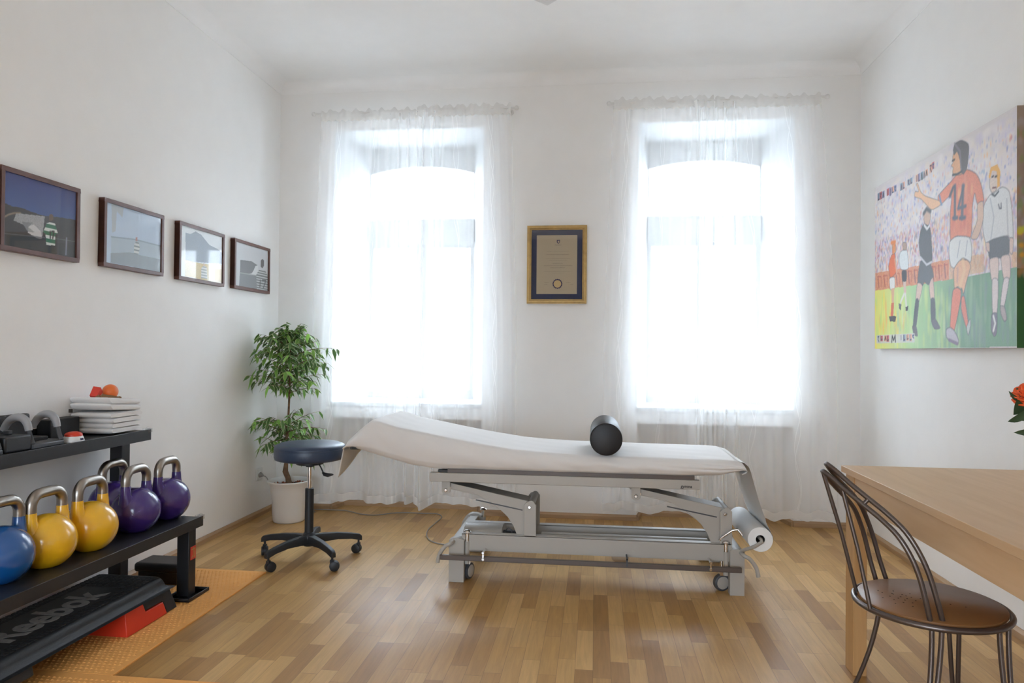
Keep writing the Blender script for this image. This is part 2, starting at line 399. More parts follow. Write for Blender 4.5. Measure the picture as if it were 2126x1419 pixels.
M['canvas'] = art_mat('acrylic_on_canvas', .5, .25); M['print'] = art_mat('photo_paper', .5)

# ------------------------------------------------------------------ the room shell
ZC = H+.075                                       # ceiling plane above the cove
fl = MB(); fl.box((XL-.1, YF-.1, -.12), (XR+.1, YB+.17, 0)); struct('floor', fl, M['floor'], origin=(0, 0, 0), smooth=False)
fl = MB(); fl.box((XL-.1, YF-.1, ZC), (XR+.1, YB+WD, ZC+.12)); struct('ceiling', fl, M['ceil'], smooth=False)
fl = MB(); fl.box((XL-.14, YF-.14, 0), (XL, YB, ZC)); struct('wall_left', fl, M['wall'], smooth=False)
fl = MB(); fl.box((XR, YF-.14, 0), (XR+.14, YB, ZC)); struct('wall_right', fl, M['wall'], smooth=False)
fl = MB()
for x0, x1, z0, z1 in ((XL, RW[0], 0, ZC), (RW[1], XR, 0, ZC), (RW[0], RW[1], 0, RW[2]), (RW[0], RW[1], RW[3], ZC)): fl.box((x0, YF-.14, z0), (x1, YF, z1))
struct('wall_front', fl, M['dimwall'], smooth=False)
NZ, ND = .675, .165                               # niche under each window
def arch(c, d, n=14):
    return [(c+(d-c)*k/n, Z_SPR+(Z_APX-Z_SPR)*(1-((2*k/n-1)**2))) for k in range(n+1)]
wb = MB()
def q(*p, m=0): wb.add(p, [tuple(range(len(p)))], m)
xs = [XL]+[v for w_ in WINS for v in w_[:2]]+[XR]
for k in range(0, 6, 2): wb.add([(xs[k], YB, 0), (xs[k+1], YB, 0), (xs[k+1], YB, ZC), (xs[k], YB, ZC)], [(0, 1, 2, 3)])
xo = [XL]+[v for w_ in WINS for v in w_[2:]]+[XR]; YO = YB+WD
for k in range(0, 6, 2): q((xo[k], YO, 0), (xo[k+1], YO, 0), (xo[k+1], YO, ZC), (xo[k], YO, ZC))
q((XL, YB, ZC), (XR, YB, ZC), (XR, YO, ZC), (XL, YO, ZC))
for a, b, c, d in WINS:
    q((a, YB, ZT), (b, YB, ZT), (b, YB, ZC), (a, YB, ZC))
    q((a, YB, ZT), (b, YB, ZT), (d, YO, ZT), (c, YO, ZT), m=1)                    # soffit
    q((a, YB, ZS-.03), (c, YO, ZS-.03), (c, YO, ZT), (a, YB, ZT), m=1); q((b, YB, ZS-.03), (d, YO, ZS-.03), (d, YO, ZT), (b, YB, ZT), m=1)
    q((a, YB, ZS-.03), (b, YB, ZS-.03), (d, YO, ZS-.03), (c, YO, ZS-.03))
    A = arch(c, d)
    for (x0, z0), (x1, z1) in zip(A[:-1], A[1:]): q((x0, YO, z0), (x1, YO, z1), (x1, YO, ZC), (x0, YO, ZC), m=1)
    q((c, YO, 0), (d, YO, 0), (d, YO, ZS), (c, YO, ZS))
    q((a, YB, NZ), (b, YB, NZ), (b, YB, ZS-.03), (a, YB, ZS-.03))            # apron
    e, g = a+.035, b-.035
    q((a, YB, 0), (e, YB+ND, 0), (e, YB+ND, NZ), (a, YB, NZ)); q((b, YB, 0), (g, YB+ND, 0), (g, YB+ND, NZ), (b, YB, NZ))
    q((e, YB+ND, 0), (g, YB+ND, 0), (g, YB+ND, NZ), (e, YB+ND, NZ)); q((a, YB, NZ), (b, YB, NZ), (g, YB+ND, NZ), (e, YB+ND, NZ))
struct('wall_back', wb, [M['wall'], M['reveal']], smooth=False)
# cove between walls and ceiling
def cove_profile(n=8): return [(0, 0)]+[(.003, 0)]+[(.003+.085*(1-math.cos(t)), .075*math.sin(t)) for t in [PI/2*k/n for k in range(1, n+1)]]+[(0, .075)]
cv = MB()
P = cove_profile()
cv.prism([(YB-.0-u, H+v) for u, v in P], 'x', XL, XR)
struct('trim_1', cv, M['ceil'])
for nm, x, sg in (('trim_2', XL, 1), ('trim_3', XR, -1)):
    cv = MB(); cv.prism([(x+sg*u, H+v) for u, v in P], 'y', YF, YB-.001); struct(nm, cv, M['ceil'])
# skirting
def skirt(name, pts, m):
    b = MB()
    for (x0, y0), (x1, y1) in zip(pts[:-1], pts[1:]):
        p, r_ = Vector((x0, y0, 0)), Vector((x1, y1, 0)); d = (r_-p).normalized(); n = Vector((0, 0, 1)).cross(d)*-1
        prof = [(0, 0), (.016, 0), (.016, .026), (.007, .040), (0, .040)]
        vs = [p+n*u+Vector((0, 0, v)) for u, v in prof]+[r_+n*u+Vector((0, 0, v)) for u, v in prof]
        b.add(vs, [(0, 1, 2, 3, 4), (9, 8, 7, 6, 5)]+[(i, 5+i, 5+(i+1) % 5, (i+1) % 5) for i in range(5)])
    struct(name, b, m, smooth=False)
skirt('baseboard_left', [(XL, YF), (XL, YB)], M['skirt'])
skirt('baseboard_right', [(XR, YB), (XR, YF)], M['skirt'])
pts = [(XL, YB)]
for a, b, c, d in WINS: pts += [(a, YB), (a+.035, YB+ND), (b-.035, YB+ND), (b, YB)]
pts += [(XR, YB)]
skirt('baseboard_back', pts, M['skirtx'])
# windows
for k, (a, b, c, d) in enumerate(WINS):
    fr = MB(); Y0, Y1 = YO+.002, YO+.07
    def vframe(x0, x1, z0, z1, y0=Y0, y1=Y1): fr.box((x0, y0, z0), (x1, y1, z1))
    Zt0, Zt1 = 2.008, 2.206; xm = (c+d)/2
    vframe(c-.04, c+.006, ZS-.02, Z_SPR+.03); vframe(d-.006, d+.04, ZS-.02, Z_SPR+.03)
    vframe(c, d, Zt0, Zt1, Y0-.025, Y1); vframe(xm-.018, xm+.018, ZS, Zt0, Y0-.012, Y1); vframe(c+.006, d-.006, ZS-.02, ZS+.03)
    A = arch(c, d)
    for (x0, z0), (x1, z1) in zip(A[:-1], A[1:]):
        fr.add([(x0, Y0, z0-.005), (x1, Y0, z1-.005), (x1, Y0, z1+.012), (x0, Y0, z0+.012), (x0, Y0+.02, z0-.006), (x1, Y0+.02, z1-.006), (x1, Y0+.02, z1+.012), (x0, Y0+.02, z0+.012)],
               [(0, 1, 2, 3), (7, 6, 5, 4), (0, 4, 5, 1), (3, 2, 6, 7), (0, 3, 7, 4), (1, 5, 6, 2)])
    w = struct('window_%d' % (k+1), fr, M['winpaint'], smooth=False)
    for x0, x1 in ((c+.006, xm-.018), (xm+.018, d-.006)):
        s_ = MB()
        for p in (((x0, x0+.026, ZS+.031, Zt0-.001)), ((x1-.026, x1, ZS+.031, Zt0-.001)), ((x0+.026, x1-.026, ZS+.031, ZS+.07)), ((x0+.026, x1-.026, Zt0-.026, Zt0-.001))):
            s_.box((p[0], Y0+.01, p[2]), (p[1], Y0+.055, p[3]))
        obj('sash', s_, M['winpaint'], w, smooth=False)
        g = MB(); g.box((x0+.0262, Y0+.03, ZS+.0702), (x1-.0262, Y0+.036, Zt0-.0262)); obj('pane', g, M['glass'], w, smooth=False)
    g = MB(); g.prism([(c+.004, Zt1-.01)]+[(x, z-.008) for x, z in A[1:-1]]+[(d-.004, Zt1-.01)], 'y', Y0+.03, Y0+.036); obj('pane', g, M['glass'], w, smooth=False)
    s_ = MB(); s_.prism([(a-.0, YB-.02), (b+.0, YB-.02), (b, YB), (d, YO), (c, YO), (a, YB)], 'z', ZS-.03, ZS); obj('window_sill', s_, M['winpaint'], w, bevel=.004)
    for xx in (xm+.0,):
        h = MB(); h.box((xx-.012, Y0-.022, 1.42), (xx+.012, Y0-.012, 1.56)); h.cyl((xx, Y0-.03, 1.49), (xx, Y0-.06, 1.49), .008, 12); h.bar((xx, Y0-.06, 1.49), (xx, Y0-.06, 1.38), .018, .012, up=(0, 1, 0)); obj('window_handle', h, M['chrome'], w, bevel=.002)
# unseen window added behind the camera purely as fill light for the room
fr = MB(); X0, X1, Z0, Z1 = RW; Ya, Yb = YF-.12, YF-.06
for x0, x1, z0, z1 in ((X0, X0+.05, Z0, Z1), (X1-.05, X1, Z0, Z1), (X0, X1, Z0, Z0+.05), (X0, X1, Z1-.05, Z1), ((X0+X1)/2-.04, (X0+X1)/2+.04, Z0, Z1)): fr.box((x0, Ya, z0), (x1, Yb, z1))
w = struct('window_3', fr, M['winpaint'], smooth=False)
g = MB(); g.box((X0+.03, YF-.095, Z0+.03), (X1-.03, YF-.089, Z1-.03)); obj('pane', g, M['glass'], w, smooth=False)
g = MB(); g.box((X0, YF-.14, Z0-.03), (X1, YF+.05, Z0)); obj('window_sill', g, M['winpaint'], w, smooth=False)
# street and the house across
st = MB(); st.box((-30, YO+.3, -4.6), (30, 17, -4.5)); struct('street', st, M['street'], smooth=False)
hb = thing('apartment_building', 'pale plastered building across the street seen through the sheer curtains', 'building', (0, 17, -4.5))
w_ = MB(); w_.box((-22, 17, -4.5), (22, 20, 5.3)); w_.box((-22, 16.8, 5.3), (22, 20, 5.6)); w_.box((-22, 16.85, 3.9), (22, 17, 4.1)); w_.box((-22, 16.85, .1), (22, 17, .35))
obj('facade_wall', w_, M['facade'], hb, smooth=False)
for zz in (1.2,):
    for i in range(-8, 9):
        x = i*2.35-.4
        f = MB(); f.box((x-.75, 16.88, zz-.12), (x+.75, 17.02, zz+2.15)); 
        fo = obj('facade_window', f, M['facade'], hb, smooth=False)
        p_ = MB(); p_.box((x-.52, 16.86, zz+.05), (x-.04, 16.89, zz+1.95)); p_.box((x+.04, 16.86, zz+.05), (x+.52, 16.89, zz+1.95)); obj('facade_pane', p_, M['facwin'], fo, smooth=False)

# ------------------------------------------------------------------ curtains
def fold_fn(seed, n, amp):
    r = random.Random(seed); comp = [(r.uniform(.8, 1.25), r.uniform(0, 6.28), r.uniform(.6, 1)/(1+.55*q_)) for q_ in range(5)]
    def f(u, v):
        s = 0
        for k, (a, ph, w) in enumerate(comp): s += w*math.sin(2*PI*u*n*a*(0.55+.35*k)+ph+v*.6*math.sin(ph))
        return amp*s/2.6
    return f
def curtain(name, label, xt0, xt1, xb0, xb1, zt, hem, seed, group, n=9, inner=True):
    inner = seed in (3, 23)
    root = thing(name, label, 'curtain', ((xb0+xb1)/2, 4.87, hem), group)
    fo = fold_fn(seed, n, .040); fs = fold_fn(seed+50, n*2.6, .004); hz = fold_fn(seed+99, 4, .02)
    NU, NV = 190, 44; rr = random.Random(seed)
    side = fold_fn(seed+7, 1.6, .03)
    b = MB(); b.m = []
    def P(u, v):   # v 0 top -> 1 hem
        vv = v
        x0 = xt0+(xb0-xt0)*min(1, vv*1.6)**.8; x1 = xt1+(xb1-xt1)*min(1, vv*1.6)**.8
        g = .35+.65*min(1, vv*4+.15)
        x = x0+(x1-x0)*u + side(u, vv)*g*1.3*math.sin(PI*u)
        gath = 1+1.3*math.exp(-(((1-u if inner else u)-.12)/.16)**2)
        y = 4.87+fo(u, vv)*g*(.8+.4*vv)*gath*1.15+.012*gath*math.sin(u*62+seed)*(gath-1)+fs(u, vv)*(1.2-.5*vv)
        z = zt+(hem-zt)*vv + (hz(u, 0)+.5*fo(u, 1))*vv**6*.9
        return (x, min(y, YB-.012), max(z, .012))
    b.grid(P, NU, NV)
    o = obj('curtain_panel', b, M['sheer'], root, weld=False)
    uvl = o.data.uv_layers.new(name='UVMap'); width = abs(xt1-xt0)*1.7; w1 = NU+1
    for l in o.data.loops:
        i = l.vertex_index; uvl.data[l.index].uv = ((i % w1)/NU*width+seed*.13, -(i//w1)/NV*(zt-hem))
    hd = MB()
    def Q(u, v):
        x = xt0+(xt1-xt0)*u; ph = fs(u*1.0, .3)
        y = 4.868+ph*1.1+fo(u, 0)*.3+(.006 if v < .5 else 0)
        z = zt+.035-.075*v+.010*math.sin(u*47+seed)*(1-v)+.006*math.sin(u*91)
        return (x, y-.016, z)
    hd.grid(Q, 150, 5); obj('heading', hd, M['heading'], root, weld=False)
    hd = MB()
    def Q2(u, v):
        p = P(u, 1); return (p[0], p[1]-.003, p[2]+.055*(1-v)+.001)
    hd.grid(Q2, 190, 2); obj('hem', hd, M['heading'], root, weld=False)
    return root
gC = 'sheer curtain panels at the two windows'
curtain('sheer_curtain', 'left panel of the sheer white curtain at the left window, behind the ficus', -1.975, -1.279, -2.03, -1.272, 2.855, .085, 3, gC, 3.4)
curtain('sheer_curtain', 'right panel of the sheer white curtain at the left window, nearer the framed certificate', -1.271, -.60, -1.264, -.545, 2.868, .085, 11, gC, 3.4)
curtain('sheer_curtain', 'left panel of the sheer white curtain at the right window, behind the black bolster', .115, .783, .055, .790, 2.875, .085, 23, gC, 3.4)
curtain('sheer_curtain', 'right panel of the sheer white curtain at the right window, nearer the painting', .791, 1.475, .798, 1.585, 2.865, .065, 31, gC, 3.4)
for nm, x0, x1, z, lab in (('curtain_rod', -2.04, -.56, 2.875, 'thin white curtain rod across the top of the left window'), ('curtain_rod', .08, 1.52, 2.885, 'thin white curtain rod across the top of the right window')):
    t = thing(nm, lab, 'curtain rod', ((x0+x1)/2, 4.87, z), 'curtain rods')
    b = MB(); b.cyl((x0, 4.868, z), (x1, 4.868, z), .007, 12); obj('rod', b, M['whiteplastic'], t)
    for x in (x0, x1): b = MB(); b.sphere((x, 4.868, z), .016, 14); obj('finial', b, M['whiteplastic'], t)
    for x in (x0+.05, x1-.05): b = MB(); b.cyl((x, 4.868, z), (x, YB, z), .005, 10); b.cyl((x, YB-.008, z), (x, YB, z), .02, 16); obj('bracket', b, M['whiteplastic'], t)

# ------------------------------------------------------------------ small painter for flat pictures
class Art:
    def __init__(s, nu, nv, to_uv):
        s.nu, s.nv = nu, nv; s.to = to_uv
        s.U, s.V = np.meshgrid(np.linspace(0, 1, nu+1), np.linspace(0, 1, nv+1)); s.c = np.zeros((nv+1, nu+1, 3)); s.asp = 1
    def fill(s, rgb): s.c[:] = lin(rgb)
    def grad(s, fn): s.c[:] = fn(s.U, s.V)
    def mask(s, poly):
        P = [s.to(*p) for p in poly]; ins = np.zeros(s.U.shape, bool); n = len(P)
        for i in range(n):
            x0, y0 = P[i]; x1, y1 = P[(i+1) % n]
            if y0 == y1: continue
            c = ((y0 > s.V) != (y1 > s.V)) & (s.U < (x1-x0)*(s.V-y0)/(y1-y0)+x0); ins ^= c
        return ins
    def poly(s, poly, rgb, a=1.0, jitter=0.0):
        k = s.mask(poly); col = np.array(lin(rgb)); base = s.c[k]
        j = 1+jitter*RNG.standard_normal((base.shape[0], 1)) if jitter else 1
        s.c[k] = base*(1-a)+col*a*j
    def line(s, pts, rgb, w, a=1.0, closed=False):
        P = [s.to(*p) for p in pts]; P = P+[P[0]] if closed else P; col = np.array(lin(rgb))
        D = np.full(s.U.shape, 9.)
        for (x0, y0), (x1, y1) in zip(P[:-1], P[1:]):
            dx, dy = (x1-x0)*s.asp, y1-y0; L2 = dx*dx+dy*dy+1e-12
            t = np.clip(((s.U-x0)*s.asp*dx+(s.V-y0)*dy)/L2, 0, 1)
            D = np.minimum(D, np.hypot((s.U-x0)*s.asp-t*dx, (s.V-y0)-t*dy))
        k = np.clip(1.5-D/w, 0, 1)[..., None]*a
        s.c = s.c*(1-k)+col*k
    def dab(s, u, v, ru, rv, rgb, a=.8):
        i0, i1 = int((u-ru)*s.nu), int((u+ru)*s.nu)+2; j0, j1 = int((v-rv)*s.nv), int((v+rv)*s.nv)+2
        i0, j0 = max(i0, 0), max(j0, 0)
        if i0 >= s.nu or j0 >= s.nv or i1 <= 0 or j1 <= 0: return
        uu, vv = s.U[j0:j1, i0:i1], s.V[j0:j1, i0:i1]
        k = (np.clip(1.6-1.3*np.hypot((uu-u)/ru, (vv-v)/rv), 0, 1)*a)[..., None]
        s.c[j0:j1, i0:i1] = s.c[j0:j1, i0:i1]*(1-k)+np.array(lin(rgb))*k
    def mesh(s, name, P00, P10, P01, mat_, parent, gain=1.0):
        s.c = s.c*gain
        P00, P10, P01 = map(Vector, (P00, P10, P01)); b = MB()
        b.grid(lambda u, v: P00+(P10-P00)*u+(P01-P00)*v, s.nu, s.nv)
        me = bpy.data.meshes.new(name); org = ORG[parent.name]
        me.from_pydata([tuple(Vector(v)-org) for v in b.v], [], b.f); me.materials.append(mat_)
        at = me.color_attributes.new('Col', 'FLOAT_COLOR', 'POINT')
        c = np.concatenate([np.clip(s.c, 0, 1).reshape(-1, 3), np.ones(((s.nu+1)*(s.nv+1), 1))], 1).astype(np.float32)
        at.data.foreach_set('color', c.ravel()); me.update()
        o = bpy.data.objects.new(name, me); COL.objects.link(o); o.parent = parent; ORG[o.name] = org
        return o

# ------------------------------------------------------------------ framed photographs on the left wall
def zB(x, y): return (x/3.5433, 300+y/3.5433)      # tracing frame of the four prints
def framed_photo(y0, y1, z0, z1, label, paint):
    X1 = XL+.032; t = thing('framed_photograph', label, 'framed picture', (XL, (y0+y1)/2, z0), 'framed photographs on the left wall')
    f = MB(); w = .019
    for a in ((y0, z0, y1, z0+w), (y0, z1-w, y1, z1), (y0, z0+w, y0+w, z1-w), (y1-w, z0+w, y1, z1-w)): f.box((XL+.001, a[0], a[1]), (X1, a[2], a[3]))
    obj('frame', f, M['mahogany'], t, bevel=.0015)
    # in view, left of the print is the near end (small y)
    XP = X1-.008
    def to(x, y):
        p = on(*zB(x, y), X=XP); return ((p.y-y0-w)/(y1-y0-2*w), (p.z-z0-w)/(z1-z0-2*w))
    A = Art(150, 105, to); A.asp = (y1-y0)/(z1-z0); paint(A)
    pr_ = A.mesh('photo_print', (XP, y0+w, z0+w), (XP, y1-w, z0+w), (XP, y0+w, z1-w), M['print'], t, 1.35)
    g = MB(); g.box((XP+.002, y0+w, z0+w), (XP+.004, y1-w, z1-w)); obj('glass', g, M['picglass'], t, smooth=False)
def stripes(A, poly, c1, c2, n, y0, y1):
    A.poly(poly, c1); k = A.mask(poly); va, vb = y0, y1
    band = (np.floor((A.V-va)/(vb-va)*n) % 2 == 1) & k; A.c[band] = lin(c2)
def paint1(A):
    t = (40, 70, 140); A.grad(lambda U, V: np.array(lin((62, 92, 150)))*(1-((V-.35)/.65).clip(0, 1)[..., None])+np.array(lin((28, 40, 110)))*((V-.35)/.65).clip(0, 1)[..., None])
    A.poly([(20, 560), (20, 425), (90, 455), (170, 470), (240, 500), (330, 525), (430, 535), (560, 556), (560, 840), (20, 760)], (44, 44, 46), jitter=.25)
    A.poly([(120, 505), (330, 530), (310, 690), (275, 690), (205, 640), (170, 590), (100, 560)], (150, 152, 155), jitter=.12)
    A.poly([(205, 600), (250, 590), (300, 640), (310, 695), (270, 690), (205, 650)], (196, 196, 196))
    A.poly([(160, 570), (240, 575), (210, 610), (260, 650), (200, 640)], (90, 95, 98), .6)
    A.line([(30, 535), (60, 518), (100, 506), (150, 505)], (150, 130, 110), .012, .6)
    A.poly([(20, 640), (200, 660), (420, 720), (560, 740), (560, 840), (20, 760)], (26, 27, 26), .7, jitter=.3)
    A.line([(30, 655), (200, 672), (420, 695), (550, 715)], (90, 92, 95), .006, .8); A.line([(490, 690), (485, 810)], (120, 122, 140), .012, .9)
    body = [(345, 580), (370, 572), (405, 585), (425, 655), (408, 662), (405, 745), (340, 740), (335, 660), (318, 645)]
    stripes(A, body, (205, 210, 205), (30, 100, 70), 19, 0, 1)
    A.poly([(362, 520), (375, 510), (392, 522), (390, 560), (362, 565)], (90, 70, 60)); A.poly([(333, 745), (404, 745), (400, 795), (330, 785)], (18, 18, 22))
    A.line([(370, 640), (370, 690)], (20, 25, 30), .012); A.line([(382, 640), (397, 640), (388, 692)], (20, 25, 30), .012)
def paint2(A):
    A.grad(lambda U, V: np.array(lin((168, 182, 198)))*(1-V[..., None]*.5)+np.array(lin((140, 158, 180)))*V[..., None]*.5)
    A.poly([(820, 680), (980, 690), (1190, 750), (1190, 945), (815, 870)], (150, 163, 172)); A.poly([(815, 800), (950, 795), (1190, 850), (1190, 945), (812, 870)], (120, 128, 132))
    A.line([(820, 680), (990, 700), (1190, 750)], (105, 120, 135), .012, .8)
    A.poly([(820, 430), (910, 470), (900, 540), (860, 490), (850, 640), (825, 650)], (150, 150, 148), .7)
    stripes(A, [(985, 740), (1000, 715), (1020, 720), (1028, 760), (1020, 810), (985, 805)], (185, 188, 185), (110, 120, 118), 30, 0, 1)
    A.poly([(997, 685), (1010, 683), (1012, 712), (997, 712)], (150, 110, 105))
def paint3(A):
    A.fill((205, 210, 212)); A.poly([(1365, 650), (1400, 660), (1440, 640), (1480, 665), (1540, 740), (1600, 770), (1635, 800), (1635, 880), (1365, 860)], (140, 150, 160), jitter=.05)
    A.poly([(1365, 850), (1500, 880), (1635, 890), (1635, 1030), (1360, 970)], (196, 178, 130), jitter=.05); A.poly([(1580, 915), (1635, 920), (1635, 1010), (1580, 1000)], (185, 160, 95))
    stripes(A, [(1480, 910), (1500, 890), (1520, 905), (1525, 990), (1480, 985)], (205, 205, 200), (160, 165, 160), 34, 0, 1); A.line([(1500, 880), (1501, 890)], (190, 170, 160), .02)
def paint4(A):
    A.fill((178, 178, 180)); A.poly([(1768, 850), (1850, 860), (1895, 890), (1850, 950), (1765, 960)], (95, 96, 98), jitter=.15)
    A.poly([(1765, 945), (1900, 965), (1970, 960), (1970, 1080), (1758, 1050)], (105, 108, 110), jitter=.08); A.poly([(1860, 940), (1880, 895), (1900, 890), (1895, 965), (1850, 960)], (190, 190, 190))
    A.line([(1765, 945), (1890, 965)], (150, 150, 150), .01)
    stripes(A, [(1885, 960), (1905, 925), (1950, 925), (1970, 970), (1970, 1075), (1890, 1065)], (170, 172, 172), (88, 92, 92), 33, 0, 1)
    A.poly([(1918, 855), (1930, 843), (1943, 855), (1942, 895), (1930, 912), (1918, 900)], (60, 55, 55)); A.line([(1915, 1000), (1912, 1050)], (50, 50, 52), .02); A.line([(1930, 1000), (1955, 1003), (1938, 1055)], (50, 50, 52), .02)
framed_photo(2.478, 2.902, 1.553, 1.886, 'framed photo of a striped-shirted person before a waterfall, deep blue sky, leftmost of four', paint1)
framed_photo(3.058, 3.520, 1.557, 1.884, 'framed pale blue photo of a small figure by water, second from the left', paint2)
framed_photo(3.662, 4.142, 1.556, 1.884, 'framed photo of a grey mountain above a yellow field, third from the left', paint3)
framed_photo(4.266, 4.760, 1.560, 1.884, 'framed grey photo of a person in a striped shirt from behind, nearest the window', paint4)

# ------------------------------------------------------------------ certificate on the pier
t = thing('framed_certificate', 'gold-framed certificate with navy mount hanging on the pier between the windows', 'framed certificate', (-.274, YB, 1.508))
x0, x1, z0, z1 = -.485, -.064, 1.508, 2.060
f = MB()
for (w0, w1, d0, d1) in ((0, .008, .0, .022), (.008, .020, .0, .027), (.020, .026, .0, .018), (.026, .031, 0, .021)):
    for a in ((x0+w0, z0+w0, x1-w0, z0+w1), (x0+w0, z1-w1, x1-w0, z1-w0), (x0+w0, z0+w1, x0+w1, z1-w1), (x1-w1, z0+w1, x1-w0, z1-w1)): f.box((a[0], YB-d1, a[1]), (a[2], YB-.001, a[3]))
obj('frame', f, M['gold'], t, bevel=.001, weld=False)
def uvc(u, v, d): return (x0+u*(x1-x0), YB-d, z0+v*(z1-z0))
def rect(b, u0, v0, u1, v1, d, m=0): b.add([uvc(u0, v0, d), uvc(u1, v0, d), uvc(u1, v1, d), uvc(u0, v1, d)], [(0, 1, 2, 3)], m)
b = MB(); b.box((x0+.03, YB-.012, z0+.03), (x1-.03, YB-.002, z1-.03)); obj('mount_board', b, M['navymat'], t, smooth=False)
b = MB(); px0, px1, pz0, pz1 = x0+.068, x1-.068, z0+.068, z1-.068
b.box((px0, YB-.0128, pz0), (px1, YB-.0118, pz1)); pc = obj('certificate_paper', b, M['parch'], t, smooth=False)
b = MB()
def cl(uc, v, w, h=.006, seed=0, dash=True):      # a line of tiny unreadable print
    r = random.Random(seed); u = uc-w/2
    while u < uc+w/2:
        L = r.uniform(.012, .05); a = px0+(px1-px0)*u; e = px0+(px1-px0)*min(u+L, uc+w/2); z = pz0+(pz1-pz0)*v
        b.box((a, YB-.0132, z-h*.22), (e, YB-.0128, z+h*.22)); u += L+.012
for k, (uc, v, w, h) in enumerate(((.53, .84, .16, .004), (.53, .825, .17, .004), (.53, .725, .55, .002), (.52, .665, .56, .0065), (.53, .60, .6, .0022), (.53, .57, .45, .0022), (.52, .52, .24, .006), (.53, .478, .70, .0065), (.52, .443, .35, .006), (.53, .38, .68, .0022), (.53, .355, .30, .0022), (.25, .195, .1, .005), (.23, .16, .07, .004), (.79, .195, .1, .005), (.87, .16, .07, .004))):
    b = MB(); cl(uc, v, w, h, k); obj('signature' if k in (11, 13) else 'text_line', b, M['inkgrey'], pc, smooth=False)
b = MB(); cxs, czs = px0+.535*(px1-px0), pz0+.89*(pz1-pz0)
b.prism([(cxs-.011, czs+.012), (cxs-.011, czs-.004), (cxs-.006, czs-.011), (cxs, czs-.015), (cxs+.006, czs-.011), (cxs+.011, czs-.004), (cxs+.011, czs+.012)], 'y', YB-.0134, YB-.0128, 0)
b.prism([(cxs-.006, czs+.002), (cxs+.006, czs+.009), (cxs+.007, czs-.006), (cxs-.002, czs-.009)], 'y', YB-.0138, YB-.0134, 1)
obj('crest', b, [M['inknavy'], M['parch']], pc, smooth=False)
b = MB(); cxs, czs = px0+.52*(px1-px0), pz0+.172*(pz1-pz0)
b.prism([(cxs+(.034+.0022*math.cos(a*16))*math.cos(a), czs+(.034+.0022*math.cos(a*16))*math.sin(a)) for a in [2*PI*k/96 for k in range(96)]], 'y', YB-.0136, YB-.0128, 0)
b.prism([(cxs+.0265*math.cos(a), czs+.0265*math.sin(a)) for a in [2*PI*k/40 for k in range(40)]], 'y', YB-.0142, YB-.0136, 1)
obj('seal', b, [M['inknavy'], M['seal']], pc, smooth=False)
b = MB(); b.box((x0+.03, YB-.0165, z0+.03), (x1-.03, YB-.0150, z1-.03)); obj('glass', b, M['picglass'], t, smooth=False)


# ------------------------------------------------------------------ painting on the right wall
def zA(x, y): return (1780+x/2.6272, 200+y/2.6278)
t = thing('football_painting', 'large unframed painting of footballers before a crowd on the right wall', 'painting', (XR, 3.885, 1.206))
py0, py1, pz0_, pz1_ = 3.135, 4.628, 1.207, 2.215; XP = XR-.035
def to_p(x, y):
    p = on(*zA(x, y), X=XP); return ((py1-p.y)/(py1-py0), (p.z-pz0_)/(pz1_-pz0_))
A = Art(380, 260, to_p); A.asp = 1.48
A.grad(lambda U, V: np.array(lin((205, 198, 198)))+0*U[..., None])
def crowd(n, v0, v1, pal, ru, rv, a):
    for _ in range(n):
        u = random.random(); v = random.uniform(v0, v1); A.dab(u, v, ru*random.uniform(.6, 1.5), rv*random.uniform(.5, 1.6), random.choice(pal), a*random.uniform(.5, 1))
crowd(1500, .28, .97, [(214, 206, 208), (200, 192, 205), (216, 204, 196), (222, 216, 212)], .02, .02, .7)
crowd(700, .55, .95, [(186, 180, 208), (206, 190, 200), (150, 155, 190), (218, 190, 170)], .004, .012, .55)
crowd(2600, .26, .66, [(205, 120, 105), (160, 150, 185), (215, 165, 120), (190, 130, 150), (120, 135, 180), (225, 200, 150), (160, 80, 70), (200, 150, 190), (90, 90, 120), (228, 210, 200)], .005, .014, .55)
crowd(420, .5, .9, [(90, 105, 175), (190, 80, 80), (230, 170, 90), (110, 150, 180)], .004, .010, .6)
# advertising boards
A.poly([(98, 965), (330, 925), (500, 890), (500, 1000), (330, 1030), (98, 1062)], (205, 130, 85), .85, jitter=.12)
for k in range(12):
    x = 112+k*33; A.line([(x, 985-k*6), (x+6, 1045-k*5)], random.choice([(150, 50, 50), (80, 80, 130), (120, 60, 80)]), .006, .7); A.line([(x, 985-k*6), (x+18, 985-k*6), (x+18, 1040-k*6)], (170, 70, 60), .004, .6)
A.poly([(500, 890), (690, 860), (690, 960), (500, 1000)], (205, 165, 120), .7, jitter=.1); A.poly([(840, 850), (880, 850), (880, 930), (840, 935)], (205, 160, 110), .7, jitter=.1)
# pitch
k = A.mask([(96, 1062), (330, 1028), (600, 985), (880, 930), (884, 1366), (96, 1384)])
g0, g1, g2 = (np.array(lin(c_)) for c_ in ((222, 214, 110), (165, 200, 145), (112, 150, 122)))
U = A.U[..., None]; G = np.where(U < .35, g0+(g1-g0)*(U/.35), g1+(g2-g1)*((U-.35)/.35).clip(0, 1)); A.c[k] = G[k]
def inpitch(n, pal, ru, rv, a, u0, u1):
    for _ in range(n):
        u = random.uniform(u0, u1); v = random.uniform(.02, .30)
        if v > .30-.0*u: continue
        A.dab(u, v, ru, rv*random.uniform(.5, 1.5), random.choice(pal), a)
inpitch(70, [(240, 200, 70), (225, 225, 120), (170, 210, 120), (235, 170, 90)], .008, .05, .45, .0, .3)
inpitch(120, [(150, 195, 140), (190, 210, 130), (140, 175, 150), (200, 215, 170)], .01, .05, .4, .2, .7)
inpitch(110, [(110, 150, 125), (130, 165, 140), (120, 140, 145), (150, 180, 150)], .008, .06, .45, .6, 1.0)
OUT = (78, 80, 88)
